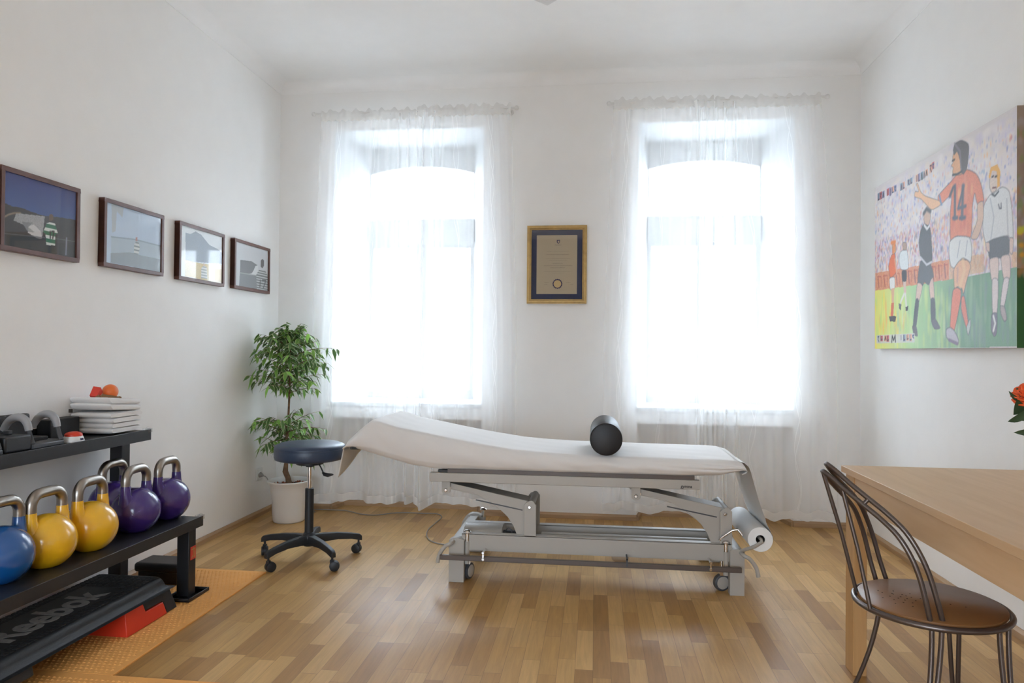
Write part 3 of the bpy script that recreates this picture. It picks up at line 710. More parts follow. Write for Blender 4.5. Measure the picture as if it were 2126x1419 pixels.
def soft(poly, n=4):
    L_ = []; N_ = len(poly)
    for i in range(N_):
        a, b_, c, d_ = (np.array(poly[(i+k_) % N_], float) for k_ in (-1, 0, 1, 2))
        for k in range(n):
            f_ = k/n; p = .5*((2*b_)+(c-a)*f_+(2*a-5*b_+4*c-d_)*f_*f_+(3*b_-a-3*c+d_)*f_**3); L_.append((b_*(1-f_)+c*f_)*.35+p*.65)
    return [tuple(p) for p in L_]
def fig(poly, col, w=.004, j=.05, out=OUT):
    poly = soft(poly)
    A.poly(poly, col, 1, j); A.line(poly, out, w*.72, .55, True)
# small far players
fig([(185, 870), (205, 860), (212, 960), (180, 990), (170, 930)], (215, 110, 70)); fig([(190, 810), (208, 808), (210, 850), (192, 862)], (200, 150, 110)); A.line([(186, 800), (205, 795), (196, 850)], (215, 130, 70), .012)
fig([(176, 995), (203, 990), (203, 1050), (180, 1055)], (214, 212, 208)); A.poly([(185, 1050), (202, 1048), (198, 1130), (188, 1130)], (205, 165, 130)); A.poly([(185, 1130), (200, 1128), (196, 1200), (182, 1200)], (200, 100, 70)); A.poly([(172, 1200), (212, 1200), (208, 1232), (178, 1228)], (60, 60, 60)); A.line([(205, 890), (215, 970)], (210, 160, 130), .007)
fig([(235, 850), (270, 840), (278, 940), (238, 945), (228, 900)], (208, 212, 212)); fig([(248, 800), (268, 800), (268, 838), (250, 838)], (170, 145, 130)); fig([(244, 955), (268, 955), (266, 1012), (246, 1012)], (70, 72, 80))
A.poly([(250, 1012), (266, 1012), (266, 1080), (254, 1080)], (205, 180, 165)); A.line([(255, 1080), (238, 1120), (232, 1150)], (215, 212, 205), .008); A.line([(262, 1080), (268, 1160)], (215, 212, 205), .008); A.poly([(225, 1130), (240, 1135), (238, 1170), (228, 1160)], (60, 60, 66)); A.poly([(262, 1150), (278, 1145), (275, 1172), (264, 1172)], (60, 60, 66))
# referee in dark grey
fig([(345, 735), (362, 700), (392, 705), (402, 760), (408, 905), (372, 925), (345, 880), (336, 800)], (86, 88, 94)); fig([(362, 640), (372, 618), (396, 625), (398, 670), (386, 705), (366, 690)], (200, 172, 155)); A.line([(362, 640), (378, 614), (398, 628)], (90, 90, 95), .012)
A.line([(366, 705), (380, 725), (392, 708)], (215, 215, 215), .007); fig([(345, 900), (398, 915), (416, 985), (390, 1030), (366, 1015), (355, 1035), (328, 1020)], (84, 86, 92))
A.line([(345, 880), (378, 920), (405, 905)], (190, 190, 195), .006); fig([(328, 1020), (355, 1035), (336, 1120), (318, 1112)], (205, 180, 165)); fig([(318, 1112), (336, 1118), (322, 1250), (304, 1255)], (80, 84, 92))
fig([(392, 1030), (412, 990), (420, 1105), (400, 1112)], (205, 180, 165)); fig([(400, 1110), (422, 1108), (425, 1215), (404, 1230)], (84, 88, 96)); fig([(300, 1255), (322, 1258), (328, 1310), (308, 1300)], (96, 92, 98)); fig([(404, 1228), (425, 1215), (452, 1265), (420, 1270)], (96, 96, 104))
# player in white, right
fig([(722, 540), (745, 530), (790, 495), (828, 520), (845, 640), (850, 770), (828, 770), (818, 760), (722, 790), (700, 800), (684, 720), (690, 600)], (206, 206, 206), j=.04)
A.line([(725, 560), (745, 660), (728, 780)], (165, 168, 175), .004, .8); A.line([(815, 560), (822, 760)], (165, 165, 170), .004, .8); A.line([(770, 590), (775, 612), (785, 612), (784, 585)], (100, 100, 110), .004)
fig([(722, 790), (822, 765), (825, 862), (722, 888)], (92, 94, 100)); fig([(722, 450), (735, 395), (765, 395), (772, 450), (758, 510), (735, 528), (722, 500)], (208, 190, 178)); A.poly([(716, 440), (728, 385), (765, 372), (780, 410), (776, 490), (764, 500), (760, 410), (735, 405), (724, 450)], (222, 170, 90)); A.line([(735, 440), (742, 436)], (70, 60, 60), .005); A.line([(752, 440), (760, 436)], (70, 60, 60), .005); A.line([(738, 500), (756, 498)], (110, 70, 70), .004); A.line([(735, 535), (750, 545), (770, 520)], (80, 84, 92), .005)
fig([(722, 890), (768, 880), (770, 960), (765, 1010), (735, 1010), (725, 960)], (210, 190, 182)); fig([(785, 875), (830, 868), (836, 960), (828, 1000), (800, 1000), (788, 940)], (208, 186, 178)); fig([(735, 1005), (768, 1008), (762, 1185), (738, 1190)], (208, 196, 194)); fig([(798, 1000), (828, 1000), (800, 1150), (780, 1140)], (206, 196, 196))
fig([(734, 1190), (762, 1186), (760, 1290), (745, 1312), (730, 1270)], (120, 120, 132)); fig([(780, 1145), (802, 1150), (815, 1215), (800, 1228), (784, 1190)], (170, 160, 160)); fig([(832, 775), (852, 780), (846, 860), (830, 850)], (205, 180, 170)); fig([(700, 800), (720, 800), (722, 850), (706, 840)], (205, 180, 170)); A.line([(742, 1200), (752, 1240), (742, 1280)], (215, 215, 215), .006)
# central player in salmon
fig([(440, 545), (520, 455), (545, 420), (600, 400), (650, 425), (675, 480), (690, 570), (655, 590), (640, 530), (628, 600), (618, 770), (545, 765), (508, 785), (506, 640), (512, 540), (455, 590)], (214, 132, 105), .005, .06)
for _ in range(40): 
    u, v = to_p(random.uniform(515, 625), random.uniform(440, 750)); A.dab(u, v, .008, .03, random.choice([(222, 150, 120), (205, 120, 100), (228, 170, 120), (200, 110, 95)]), .5)
fig([(322, 480), (330, 478), (345, 520), (372, 545), (445, 570), (455, 592), (405, 620), (370, 585), (345, 560), (312, 548), (316, 520), (334, 520)], (222, 178, 140), .004); A.line([(448, 545), (458, 590)], (100, 130, 165), .007)
fig([(520, 420), (522, 390), (512, 380), (522, 360), (520, 330), (532, 290), (560, 330), (572, 420), (545, 430)], (215, 165, 125)); fig([(523, 290), (535, 255), (570, 240), (606, 262), (606, 330), (598, 390), (580, 425), (566, 410), (560, 350), (545, 300), (528, 320)], (98, 92, 94)); A.line([(530, 258), (560, 300), (566, 400)], (130, 125, 128), .006, .7); A.line([(519, 352), (530, 346)], (70, 60, 60), .006)
A.line([(520, 430), (545, 425), (570, 410)], (70, 70, 74), .006); A.line([(505, 545), (522, 500), (532, 490), (532, 665)], (84, 84, 96), .011); A.line([(523, 665), (544, 663)], (84, 84, 96), .010)
A.line([(580, 490), (550, 612), (590, 600)], (84, 84, 96), .009); A.line([(576, 490), (571, 665)], (84, 84, 96), .012); A.line([(560, 665), (586, 662)], (84, 84, 96), .010)
fig([(505, 795), (540, 765), (610, 770), (624, 830), (618, 905), (585, 885), (565, 890), (548, 938), (512, 930), (500, 860)], (212, 212, 210), .005, .03); A.line([(560, 790), (545, 880)], (170, 172, 178), .004); A.line([(600, 790), (590, 870)], (170, 172, 178), .004)
fig([(655, 590), (685, 575), (688, 660), (670, 740), (650, 780), (620, 775), (640, 720), (655, 670)], (205, 175, 155))
fig([(560, 895), (600, 895), (618, 930), (596, 1010), (578, 1080), (570, 1050), (548, 1040), (530, 1052), (526, 990), (528, 940)], (218, 172, 138), .005); A.line([(575, 900), (585, 950), (560, 1040)], (225, 190, 150), .012, .7); A.line([(548, 940), (545, 1010)], (190, 150, 140), .008, .7)
fig([(522, 1060), (545, 1045), (565, 1060), (562, 1120), (530, 1275), (506, 1265), (512, 1150)], (216, 128, 105), .005); fig([(570, 1095), (585, 1100), (605, 1240), (596, 1270), (566, 1160)], (210, 130, 112), .004)
fig([(485, 1275), (506, 1262), (530, 1282), (552, 1330), (548, 1355), (520, 1345), (488, 1318)], (176, 172, 180), .006); fig([(596, 1262), (615, 1215), (618, 1250), (605, 1305)], (180, 185, 180), .004)
A.line([(500, 1330), (545, 1350)], (120, 110, 130), .008)
# pasted cut-out letters
def cut(xs_, ytop, slope, hgt, wd, seed):
    r = random.Random(seed)
    for k, x in enumerate(xs_):
        y = ytop+slope*(x-xs_[0]); c0 = r.choice([(185, 80, 90), (110, 140, 165), (190, 190, 188), (205, 205, 200), (215, 160, 130), (130, 130, 170)]); h_ = hgt*r.uniform(.8, 1.1)
        A.poly([(x, y), (x+wd, y+slope*wd), (x+wd, y+slope*wd+h_), (x, y+h_)], c0, .9)
        A.line(r.choice([[(x+3, y+6), (x+3, y+h_-6), (x+wd-3, y+h_-10)], [(x+3, y+h_-5), (x+wd/2, y+6), (x+wd-3, y+h_-8)], [(x+wd/2, y+6), (x+wd/2, y+h_-6)], [(x+3, y+8), (x+wd-3, y+5), (x+4, y+h_/2), (x+wd-3, y+h_-8)]]), r.choice([(50, 48, 50), (90, 60, 80), (60, 80, 110)]), .004)
cut([110, 122, 136], 532, -.5, 42, 12, 1); cut([160, 174, 187, 200], 508, -.5, 44, 13, 2); cut([234, 247], 478, -.5, 40, 12, 3); cut([274, 288], 455, -.5, 40, 12, 4); cut([318, 331, 345, 358, 371], 430, -.55, 46, 13, 5); cut([394, 407], 372, -.6, 46, 13, 6)
A.poly([(104, 1304), (312, 1294), (312, 1345), (104, 1350)], (200, 198, 196), .8)
cut([108, 126, 146, 160], 1306, -.02, 38, 13, 7); A.line([(188, 1342), (190, 1308), (198, 1332), (206, 1306), (208, 1340)], (35, 35, 38), .006); cut([232, 250, 268, 284, 298], 1300, -.03, 36, 13, 9)
cv_ = A.mesh('painted_canvas', (XP, py1, pz0_), (XP, py0, pz0_), (XP, py1, pz1_), M['canvas'], t, 1.12)
b = MB(); b.box((XP+.0008, py0, pz0_), (XR-.004, py1, pz1_)); obj('stretcher', b, M['tan'], t, smooth=False)
# painted near edge of the canvas (wrapped side)
class _: pass
E_ = Art(8, 200, lambda x, y: (x, y)); E_.grad(lambda U, V: np.where(V[..., None] < .33, np.array(lin((42, 88, 40))), np.array(lin((150, 132, 118)))))
for _ in range(60): E_.dab(random.random(), random.uniform(.3, .95), .3, .02, random.choice([(140, 120, 110), (170, 120, 70), (160, 150, 150), (120, 140, 80)]), .6)
for _ in range(8): E_.dab(random.random(), random.uniform(.33, .5), .4, .012, random.choice([(215, 150, 40), (190, 190, 60)]), .8)
E_.mesh('painted_edge', (XP+.0004, py0-.0006, pz0_), (XR-.003, py0-.0006, pz0_), (XP+.0004, py0-.0006, pz1_), M['canvas'], t)

# ------------------------------------------------------------------ potted ficus
PX, PY = -2.068, 4.60
t = thing('potted_ficus', 'variegated weeping fig with two tiers of leaves in a white pot in the corner', 'potted plant', (PX, PY, 0))
b = MB(); prof = [(0, 0), (.100, 0), (.106, .01), (.109, .045), (.111, .05), (.113, .15), (.116, .155), (.121, .20), (.123, .205), (.133, .262), (.143, .268), (.144, .276), (.139, .279), (.132, .272), (.122, .235), (0, .232)]
b.lathe(prof, (PX, PY, 0), 56); obj('pot', b, M['potwhite'], t, ang=60)
b = MB(); b.grid(lambda u, v: (PX+(.005+.118*v)*math.cos(2*PI*u), PY+(.005+.118*v)*math.sin(2*PI*u), .240+.006*math.sin(17*u*6.28)*v+.012*(1-v)), 40, 6); so = obj('soil', b, M['soil'], t)
b = MB()
for _ in range(60):
    a = random.uniform(0, 6.28); r = .118*math.sqrt(random.random()); b.sphere((PX+r*math.cos(a), PY+r*math.sin(a), .250), random.uniform(.005, .009), 6)
o = obj('clay_pebbles', b, M['chip'], so); o['kind'] = 'stuff'
tr = [(PX+.0, PY, .24), (PX-.012, PY+.004, .29), (PX-.03, PY, .335), (PX-.022, PY-.004, .40), (PX-.028, PY, .48), (PX-.02, PY, .60), (PX-.012, PY, .72), (PX-.008, PY, .86), (PX-.005, PY, 1.0), (PX-.003, PY, 1.15), (PX+.0, PY, 1.27)]
b = MB(); b.tube(tr, [.021, .018, .019, .012, .010, .0085, .0075, .007, .006, .0045, .002], 12); obj('trunk', b, M['bark'], t)
br = MB(); LV = []; LC = []; LF = []
def leaf(p, d, L, w, droop):
    d = Vector(d).normalized(); side = d.cross(Vector((0, 0, 1)));
    if side.length < .1: side = Vector((1, 0, 0))
    side.normalize(); side = (side*math.cos(droop)+Vector((0, 0, 1))*math.sin(droop)).normalized(); nrm = side.cross(d)
    b0 = len(LV); rows = 7; g = random.uniform(.75, 1.25); young = random.random() < .3
    gc = np.array((.085, .175, .045))*g if not young else np.array((.20, .40, .07))*g
    ec = np.array((.66, .68, .42)) if not young else np.array((.52, .62, .25))
    for i in range(rows):
        s_ = i/(rows-1); wd = w*(math.sin(PI*min(1, s_*1.02)**.8))*(1-.35*s_)+.0003
        c0 = Vector(p)+d*L*s_+Vector((0, 0, -1))*L*.28*s_*s_+nrm*.0
        for k_, e in enumerate((-1, -.60, 0, .60, 1)):
            LV.append(c0+side*wd*e+nrm*(-.18*wd*(1-abs(e)))); LC.append(ec if abs(e) == 1 and random.random() < .85 else gc*(1.1 if e == 0 else 1))
    for i in range(rows-1):
        for k_ in range(4): LF.append((b0+i*5+k_, b0+i*5+k_+1, b0+(i+1)*5+k_+1, b0+(i+1)*5+k_))
def twig(p, d, L, n, Ll=.046):
    d = Vector(d).normalized(); pts_ = []; q_ = Vector(p)
    for i in range(7):
        pts_.append(q_.copy()); dd = (d+Vector((0, 0, -.22*i*.4))).normalized(); q_ = q_+dd*L/6
    pts_ = [Vector((max(p_.x, XL+.02), min(p_.y, 4.83), p_.z)) for p_ in pts_]
    br.tube(pts_, [.0028*(1-.12*i) for i in range(7)], 5)
    for i in range(n):
        s_ = (i+1)/n*.98; idx = s_*6; j = min(int(idx), 5); pt = pts_[j].lerp(pts_[j+1], idx-j); a = i*2.4+random.uniform(-.5, .5)
        base = (pts_[j+1]-pts_[j]).normalized(); sd = base.cross(Vector((0, 0, 1))).normalized()
        ld = base*.5+sd*math.cos(a)*1.0+Vector((0, 0, 1))*(math.sin(a)*.4-.55)
        leaf(pt, ld, Ll*1.12*random.uniform(.75, 1.2), random.uniform(.0135, .019), random.uniform(-.7, .7))
def xy(px, py): return on(px, py, Y=PY)
rnd = random.Random(4)
# upper crown
for k in range(50):
    z = .90+.38*(k/49)**.95; az = k*2.399+rnd.uniform(-.3, .3); f = (k/49)
    R = (.15+.10*math.sin(PI*min(1, .25+f*.8)))*rnd.uniform(.75, 1.08)*(1-.45*max(0, f-.75)/.25)
    R = min(R, .24); up = .40+.5*f
    if math.sin(az) > 0: R *= .85
    twig((PX-.006, PY, z-.03), (math.cos(az), math.sin(az), up), R*1.25, 8+int(R*18), .066)
twig((PX+.05, PY, 1.14), (1, -.1, .35), .30, 12, .072); twig((PX+.04, PY-.01, 1.06), (1, -.2, .30), .26, 10, .07); twig((PX-.03, PY, 1.22), (-1, -.15, .35), .22, 14); twig((PX-.03, PY, 1.12), (-1, -.1, .3), .22, 14)
for k in range(18): twig((PX-.004, PY, 1.2+.05*rnd.random()), (math.cos(k*2.4), math.sin(k*2.4), 1.6), .13, 10)
# lower tier
for k in range(34):
    az = k*2.399; z = .42+.25*(k/33); R = rnd.uniform(.13, .22)
    twig((PX-.02, PY, z), (math.cos(az), .8*math.sin(az), .75-.5*(k % 3 == 0)), R*1.15, 8, .064)
twig((PX-.02, PY, .60), (-1, -.1, .45), .27, 7, .064); twig((PX-.02, PY, .60), (1, -.1, .35), .30, 9, .064)
LVc = [(min(max(v.x, XL+.015), 9), min(v.y, 4.83), v.z) for v in LV]
obj('branches', br, M['bark'], t)
me = bpy.data.meshes.new('foliage'); me.from_pydata([(v[0]-PX, v[1]-PY, v[2]) for v in LVc], [], LF); me.materials.append(M['leaf'])
at = me.color_attributes.new('Col', 'FLOAT_COLOR', 'POINT'); at.data.foreach_set('color', np.concatenate([np.array(LC), np.ones((len(LC), 1))], 1).astype(np.float32).ravel())
for p in me.polygons: p.use_smooth = True
o = bpy.data.objects.new('foliage', me); COL.objects.link(o); o.parent = t

# ------------------------------------------------------------------ wheeled stool
SX, SY = -1.583, 3.785
t = thing('wheeled_stool', 'round navy vinyl stool on a black five-star base with castors', 'stool', (SX, SY, 0))
b = MB(); b.lathe([(0, .557), (.172, .557), (.188, .562), (.193, .575), (.1935, .615), (.1915, .6195), (.193, .624), (.188, .637), (.165, .647), (.10, .652), (0, .653)], (SX, SY, 0), 72); obj('seat', b, M['navy'], t, ang=70)
b = MB(); b.tube([(SX+.1932*math.cos(a), SY+.1932*math.sin(a), .6195) for a in [2*PI*k/72 for k in range(72)]], .0016, 6, closed=True); obj('seam', b, M['navy'], t)
b = MB(); b.cyl((SX, SY, .53), (SX, SY, .557), .075, 24); b.cyl((SX, SY, .515), (SX, SY, .55), .022, 24); obj('seat_plate', b, M['blackplastic'], t, bevel=.002)
b = MB(); b.cyl((SX, SY, .38), (SX, SY, .525), .0125, 24); obj('gas_spring', b, M['chrome'], t)
b = MB(); b.cyl((SX, SY, .13), (SX, SY, .395), .024, 32); obj('column', b, M['blackplastic'], t, bevel=.003)
b = MB(); b.tube([(SX+.06, SY-.05, .550), (SX+.085, SY-.06, .53), (SX+.105, SY-.065, .495)], .004, 10); b.tube([(SX+.100, SY-.065, .497), (SX+.112, SY-.067, .487), (SX+.135, SY-.072, .484), (SX+.16, SY-.078, .489), (SX+.168, SY-.08, .490)], [.005, .010, .011, .006, .002], 10); obj('lever', b, M['blackplastic'], t)
hub = MB(); hub.lathe([(0, .075), (.028, .075), (.040, .09), (.042, .125), (.032, .142), (.026, .15), (0, .15)], (SX, SY, 0), 32)
for k in range(5):
    a = math.radians((172, 246, 318, 33, 102)[k]); dx, dy = math.cos(a), math.sin(a); px_, py_ = -dy, dx; sec = []
    for s_, z_, h_, w_ in ((.02, .118, .050, .050), (.08, .122, .044, .042), (.16, .122, .036, .036), (.24, .112, .032, .031), (.285, .101, .034, .029), (.298, .094, .026, .024)):
        ring = []
        for cu, cz in ((-1, -1), (1, -1), (1, .4), (.72, 1), (-.72, 1), (-1, .4)): ring.append((SX+dx*s_+px_*cu*w_/2, SY+dy*s_+py_*cu*w_/2, z_-.008+cz*h_/2))
        sec.append(ring)
    vs = [v for r_ in sec for v in r_]; fs = [(i*6+j, i*6+(j+1) % 6, (i+1)*6+(j+1) % 6, (i+1)*6+j) for i in range(5) for j in range(6)]+[(0, 1, 2, 3, 4, 5), tuple(range(30, 36))]
    hub.add(vs, fs)
obj('star_base', hub, M['blackplastic'], t, bevel=.002)
for k in range(5):
    a = math.radians((172, 246, 318, 33, 102)[k]); cx_, cy_ = SX+.28*math.cos(a), SY+.28*math.sin(a); ra = a+(.6, 1.3, -.5, .9, 2)[k]
    b = MB(); n_ = Vector((math.cos(ra), math.sin(ra), 0)); c_ = Vector((cx_, cy_, .0265))+Vector((-n_.y, n_.x, 0))*.012
    for s_ in (-1, 1):
        b.tube([c_+n_*s_*.006, c_+n_*s_*.008, c_+n_*s_*.017, c_+n_*s_*.0195], [.024, .0262, .0255, .020], 24)
    co = obj('caster', b, M['blackplastic'], t)
    b = MB(); b.cyl((cx_, cy_, .045), (cx_, cy_, .09), .006, 12); b.tube([c_+n_*.006, c_-n_*.006], .027, 20); b.box((cx_-.009, cy_-.009, .04), (cx_+.009, cy_+.009, .06)); obj('caster_fork', b, M['blackplastic'], co)

# ------------------------------------------------------------------ treatment table
t = thing('treatment_table', 'grey steel height-adjustable treatment table with wheels and foot bars', 'treatment table', (0, 3.8, 0))
G = M['bedmetal']
def part(name, b, m=G, bevel=.003, par=None, **k): return obj(name, b, m, par or t, bevel=bevel, **k)
YP0, YP1 = 3.515, 4.10
for x0, x1 in ((-.730, -.652), (.655, .724)):
    for y0, y1 in ((YP0, YP0+.045), (YP1-.045, YP1)):
        b = MB(); n_ = 8; xm = (x0+x1)/2; top = [(x0+(x1-x0)*k/n_, .212+.012*(1-(2*k/n_-1)**2)) for k in range(n_+1)]
        b.prism([(x0, 0.0)]+top+[(x1, 0.0)], 'y', y0, y1); part('leg', b, bevel=.002)
for x0, x1 in ((-.716, -.668), (.668, .716)):
    b = MB(); b.box((x0, YP0+.03, .165), (x1, YP1-.03, .212)); part('cross_beam', b)
for y0, y1, z0_, z1_, nm in ((3.535, 3.550, .160, .243, 'side_beam'), (3.775, 3.790, .160, .243, 'side_beam'), (3.640, 3.665, .205, .235, 'centre_rail')):
    b = MB()
    if nm == 'side_beam':
        def up(x0, x1): return [(x0, .243), (x0, .400), (x0+.012, .412), ((x0+x1)/2, .416), (x1-.012, .412), (x1, .400), (x1, .243)]
        poly = [(-.668, z0_), (-.668, z1_)]+up(-.350, -.290)+up(.612, .668)[:-1]+[(.668, z0_)]
        b.prism(poly, 'y', y0, y1); part(nm, b, bevel=.0015)
        b = MB(); b.box((-.668, y0, .238), (.665, y1+.022, .2445)); b.box((-.668, y0, .158), (.665, y1+.022, .163)) 
        part('beam_flange', b, bevel=.001)
    else:
        b.box((-.27, y0, z0_), (.57, y1, z1_)); part(nm, b)
b = MB(); b.box((-.35, 3.551, .162), (.60, 3.775, .168)); part('floor_pan', b)
# motor cover (half round) and motor
b = MB(); n_ = 12; prof = [(3.560+.205*(.5-.5*math.cos(PI*k/n_)), .212+.055*math.sin(PI*k/n_)) for k in range(n_+1)]
b.prism(prof, 'x', -.668, -.47); part('motor_cover', b, bevel=0)
b = MB(); b.cyl((-.47, 3.66, .21), (-.40, 3.66, .21), .028, 20); b.tube([(-.46, 3.63, .235), (-.44, 3.60, .262), (-.42, 3.60, .255), (-.415, 3.61, .22)], .003, 6); part('motor', b, M['dgrey'], bevel=0)
# lift arms
def arm(xt, zt_, xb, zb_, web, y0, y1, name='lift_arm'):
    b = MB(); b.prism(web, 'y', y0-.001, y0+.005); b.bar((xt, (y0+y1)/2, zt_), (xb, (y0+y1)/2, zb_), y1-y0, .030); return part(name, b, bevel=.0015)
def webp(x0, sh):   # concave triangular gusset, traced once and shifted for the second arm
    return [(x0+.015, .497), (x0+.45, .408), (x0+.465, .240), (x0+.373, .240), (x0+.355, .285), (x0+.325, .33), (x0+.285, .367), (x0+.235, .402), (x0+.170, .436), (x0+.155, .438), (x0+.150, .446), (x0+.01, .467)]
for x0 in (-.760, .198):
    arm(x0+.005, .482, x0+.44, .397, webp(x0, 0), 3.553, 3.675)
    b = MB(); b.bar((x0+.16, 3.5525, .412), (x0+.40, 3.5525, .368), .003, .006); part('web_slot', b, M['dgrey'], bevel=0)
    b = MB(); b.cyl((x0+.445, 3.536, .402), (x0+.445, 3.79, .402), .018, 24); part('pivot_tube', b, bevel=0)
    b = MB(); b.cyl((x0+.02, 3.54, .470), (x0+.02, 3.80, .470), .012, 20); part('pivot_tube', b, M['chrome'], bevel=0)
    for yy in (3.537, 3.79):
        b = MB(); xx = x0+.007; b.prism([(xx-.022, .505), (xx-.022, .452), (xx-.016, .444), (xx, .441), (xx+.016, .444), (xx+.022, .452), (xx+.022, .505)], 'y', yy, yy+.012); part('hinge_bracket', b, bevel=.001)
    for xx, zz, yy in ((x0+.007, .460, 3.537), (x0+.437, .388, 3.534)):
        b = MB(); b.tube([(xx, yy-.007, zz), (xx, yy-.004, zz), (xx, yy, zz)], [.006, .009, .009], 16); b.cyl((xx, yy-.008, zz), (xx, yy-.004, zz), .004, 6); part('bolt', b, M['chrome'], bevel=0)
# top frame
for y0 in (3.505, 4.01):
    b = MB(); b.prism([(-.830, .507), (-.834, .53), (-.830, .553), (.509, .553), (.514, .53), (.509, .507)], 'y', y0, y0+.028); part('top_rail', b)
    b = MB(); b.box((-.74, y0+.006, .553), (.485, y0+.026, .574)); part('rail_spacer', b, M['bedbrown'], bevel=.001)
for xx in (-.80, .45):
    b = MB(); b.box((xx, 3.53, .512), (xx+.035, 4.01, .548)); part('top_cross_rail', b)
b = MB(); b.box((-.79, 3.512, .553), (-.73, 3.53, .568)); part('hinge_block', b, M['blackplastic'])
vs, fs = text_mesh('gymna', .021, .0004, .12, .0005); b = MB(); b.add([(v.x+.418, 3.5046-v.z, .5155+v.y) for v in vs], fs); part('maker_lettering', b, M['letterdk'], bevel=0, smooth=False)
def crv_(P_, n=4):
    P_ = [Vector(p) for p in P_]; o_ = []
    for i in range(len(P_)-1):
        a, b_, c, d_ = P_[max(i-1, 0)], P_[i], P_[i+1], P_[min(i+2, len(P_)-1)]
        for k in range(n):
            f_ = k/n; o_.append(.5*((2*b_)+(c-a)*f_+(2*a-5*b_+4*c-d_)*f_*f_+(3*b_-a-3*c+d_)*f_**3))
    return o_+[P_[-1]]
# brown foot-operated bar around the base
b = MB()
for y0 in (3.455, 4.135): b.box((-.765, y0, .128), (.700, y0+.020, .152))
part('foot_bar', b, M['bedbrown'])
for sg, y0, y1 in ((-1, 3.475, 4.14), (1, 3.475, 4.14)):
    x = -.735 if sg < 0 else .735
    side = [(x-sg*.02, .205), (x+sg*.006, .19), (x+sg*.034, .150), (x+sg*.044, .108)]
    for yy in (y0, y1):
        b = MB(); b.tube(crv_([Vector((x-sg*.03, yy+(.05 if yy < 3.8 else -.05), .208))]+[Vector((a_, yy, c_)) for a_, c_ in side]), .0100, 14); part('foot_lever', b, G, bevel=0)
    b = MB(); b.tube([(x-sg*.012, 3.56, .195), (x-sg*.012, 4.06, .195)], .008, 14); part('lever_tube', b, G, bevel=0)
for x in (-.545, .555, .16):
    b = MB(); b.box((x-.004, 3.452, .135), (x+.004, 3.462, .178)); b.cyl((x, 3.452, .170), (x, 3.534, .170), .004, 10); part('bar_hanger', b, M['chrome'] if x != .16 else M['dgrey'], bevel=0)
    if x != .16:
        for zz in (.172, .140): b = MB(); b.tube([(x, 3.449, zz), (x, 3.452, zz)], [.006, .008], 12); part('bolt', b, M['chrome'], bevel=0)
b = MB(); b.prism([(.085, .160), (.175, .160), (.168, .130), (.150, .122), (.108, .122), (.092, .135)], 'y', 3.56, 3.68); part('drive_unit', b, M['tan'], bevel=.003)
# screw-down studs and castors
for x in (-.640, .640):
    for yb in (3.54, 4.06):
        b = MB(); b.cyl((x, yb, .09), (x, yb, .205), .013, 16); part('stud_sleeve', b, bevel=0)
        b = MB(); b.lathe([(0, .262), (.012, .261), (.019, .255), (.021, .249), (.019, .246), (.006, .245)], (x, yb, 0), 24); b.cyl((x, yb, .20), (x, yb, .25), .012, 16); st_ = part('jack_stud', b, M['chrome'], bevel=0)
        sx_ = -1 if x > 0 else 1
        xw = x+(-.012 if x > 0 else .0); yw = yb+.045
        b = MB(); n_ = Vector((.35, -1, 0)).normalized() if x > 0 else Vector((1, -.35, 0)).normalized(); c_ = Vector((xw, yw, .041))
        b.tube([c_-n_*.014, c_-n_*.011, c_+n_*.011, c_+n_*.014], [.037, .041, .041, .037], 28); wh = part('caster_tyre', b, M['dgrey'], bevel=0)
        b = MB(); b.tube([c_-n_*.017, c_-n_*.015, c_+n_*.015, c_+n_*.017], [.026, .031, .031, .026], 28); part('wheel_disc', b, M['bedmetal'], bevel=0, par=wh)
        b = MB(); b.box((xw-.012, yw-.02, .078), (xw+.012, yw+.02, .11)); b.cyl((xw, yw, .08), (xw, yw, .165), .008, 12); part('caster_fork', b, M['chrome'], bevel=.001)
# crank lever by the right upright and roll holder arms
b = MB(); b.tube([(.608, 3.528, .262), (.615, 3.525, .275), (.665, 3.515, .315), (.690, 3.51, .322), (.705, 3.51, .305), (.712, 3.51, .295)], [.006, .006, .006, .006, .009, .010], 10); part('hand_lever', b, M['chrome'], bevel=0)
b = MB(); b.tube([(.705, 3.52, .215), (.72, 3.50, .228), (.755, 3.44, .262), (.784, 3.425, .288), (.786, 3.46, .292), (.80, 4.06, .262), (.80, 4.10, .255), (.76, 4.11, .235), (.705, 4.07, .21)], .0085, 12); part('roll_holder', b, M['bedmetal'], bevel=0)
# upholstery under the cover
PROF = [(-1.285, .665), (-1.262, .705), (-1.20, .762), (-1.139, .812), (-1.10, .806), (-1.013, .780), (-.807, .742), (-.574, .702), (-.40, .678), (-.272, .668), (-.10, .662), (.289, .657), (.617, .654), (.68, .650), (.715, .637), (.728, .615)]
up_ = [(x, z-.012) for x, z in PROF[1:-1]]; dn = [(.70, .60), (.62, .586), (.3, .577), (-.3, .577), (-.76, .577), (-.81, .582), (-.935, .597), (-1.08, .632), (-1.225, .674)]
b = MB(); b.prism(up_+[(x, z+.008) for x, z in dn], 'y', 3.528, 4.05); part('upholstery', b, M['navy'], bevel=.006)
b = MB(); b.tube([(-1.245, 3.50, .668), (-1.19, 3.56, .66), (-1.12, 3.60, .645), (-1.0, 3.60, .60)], .009, 10); part('head_release_lever', b, M['dgrey'], bevel=0)

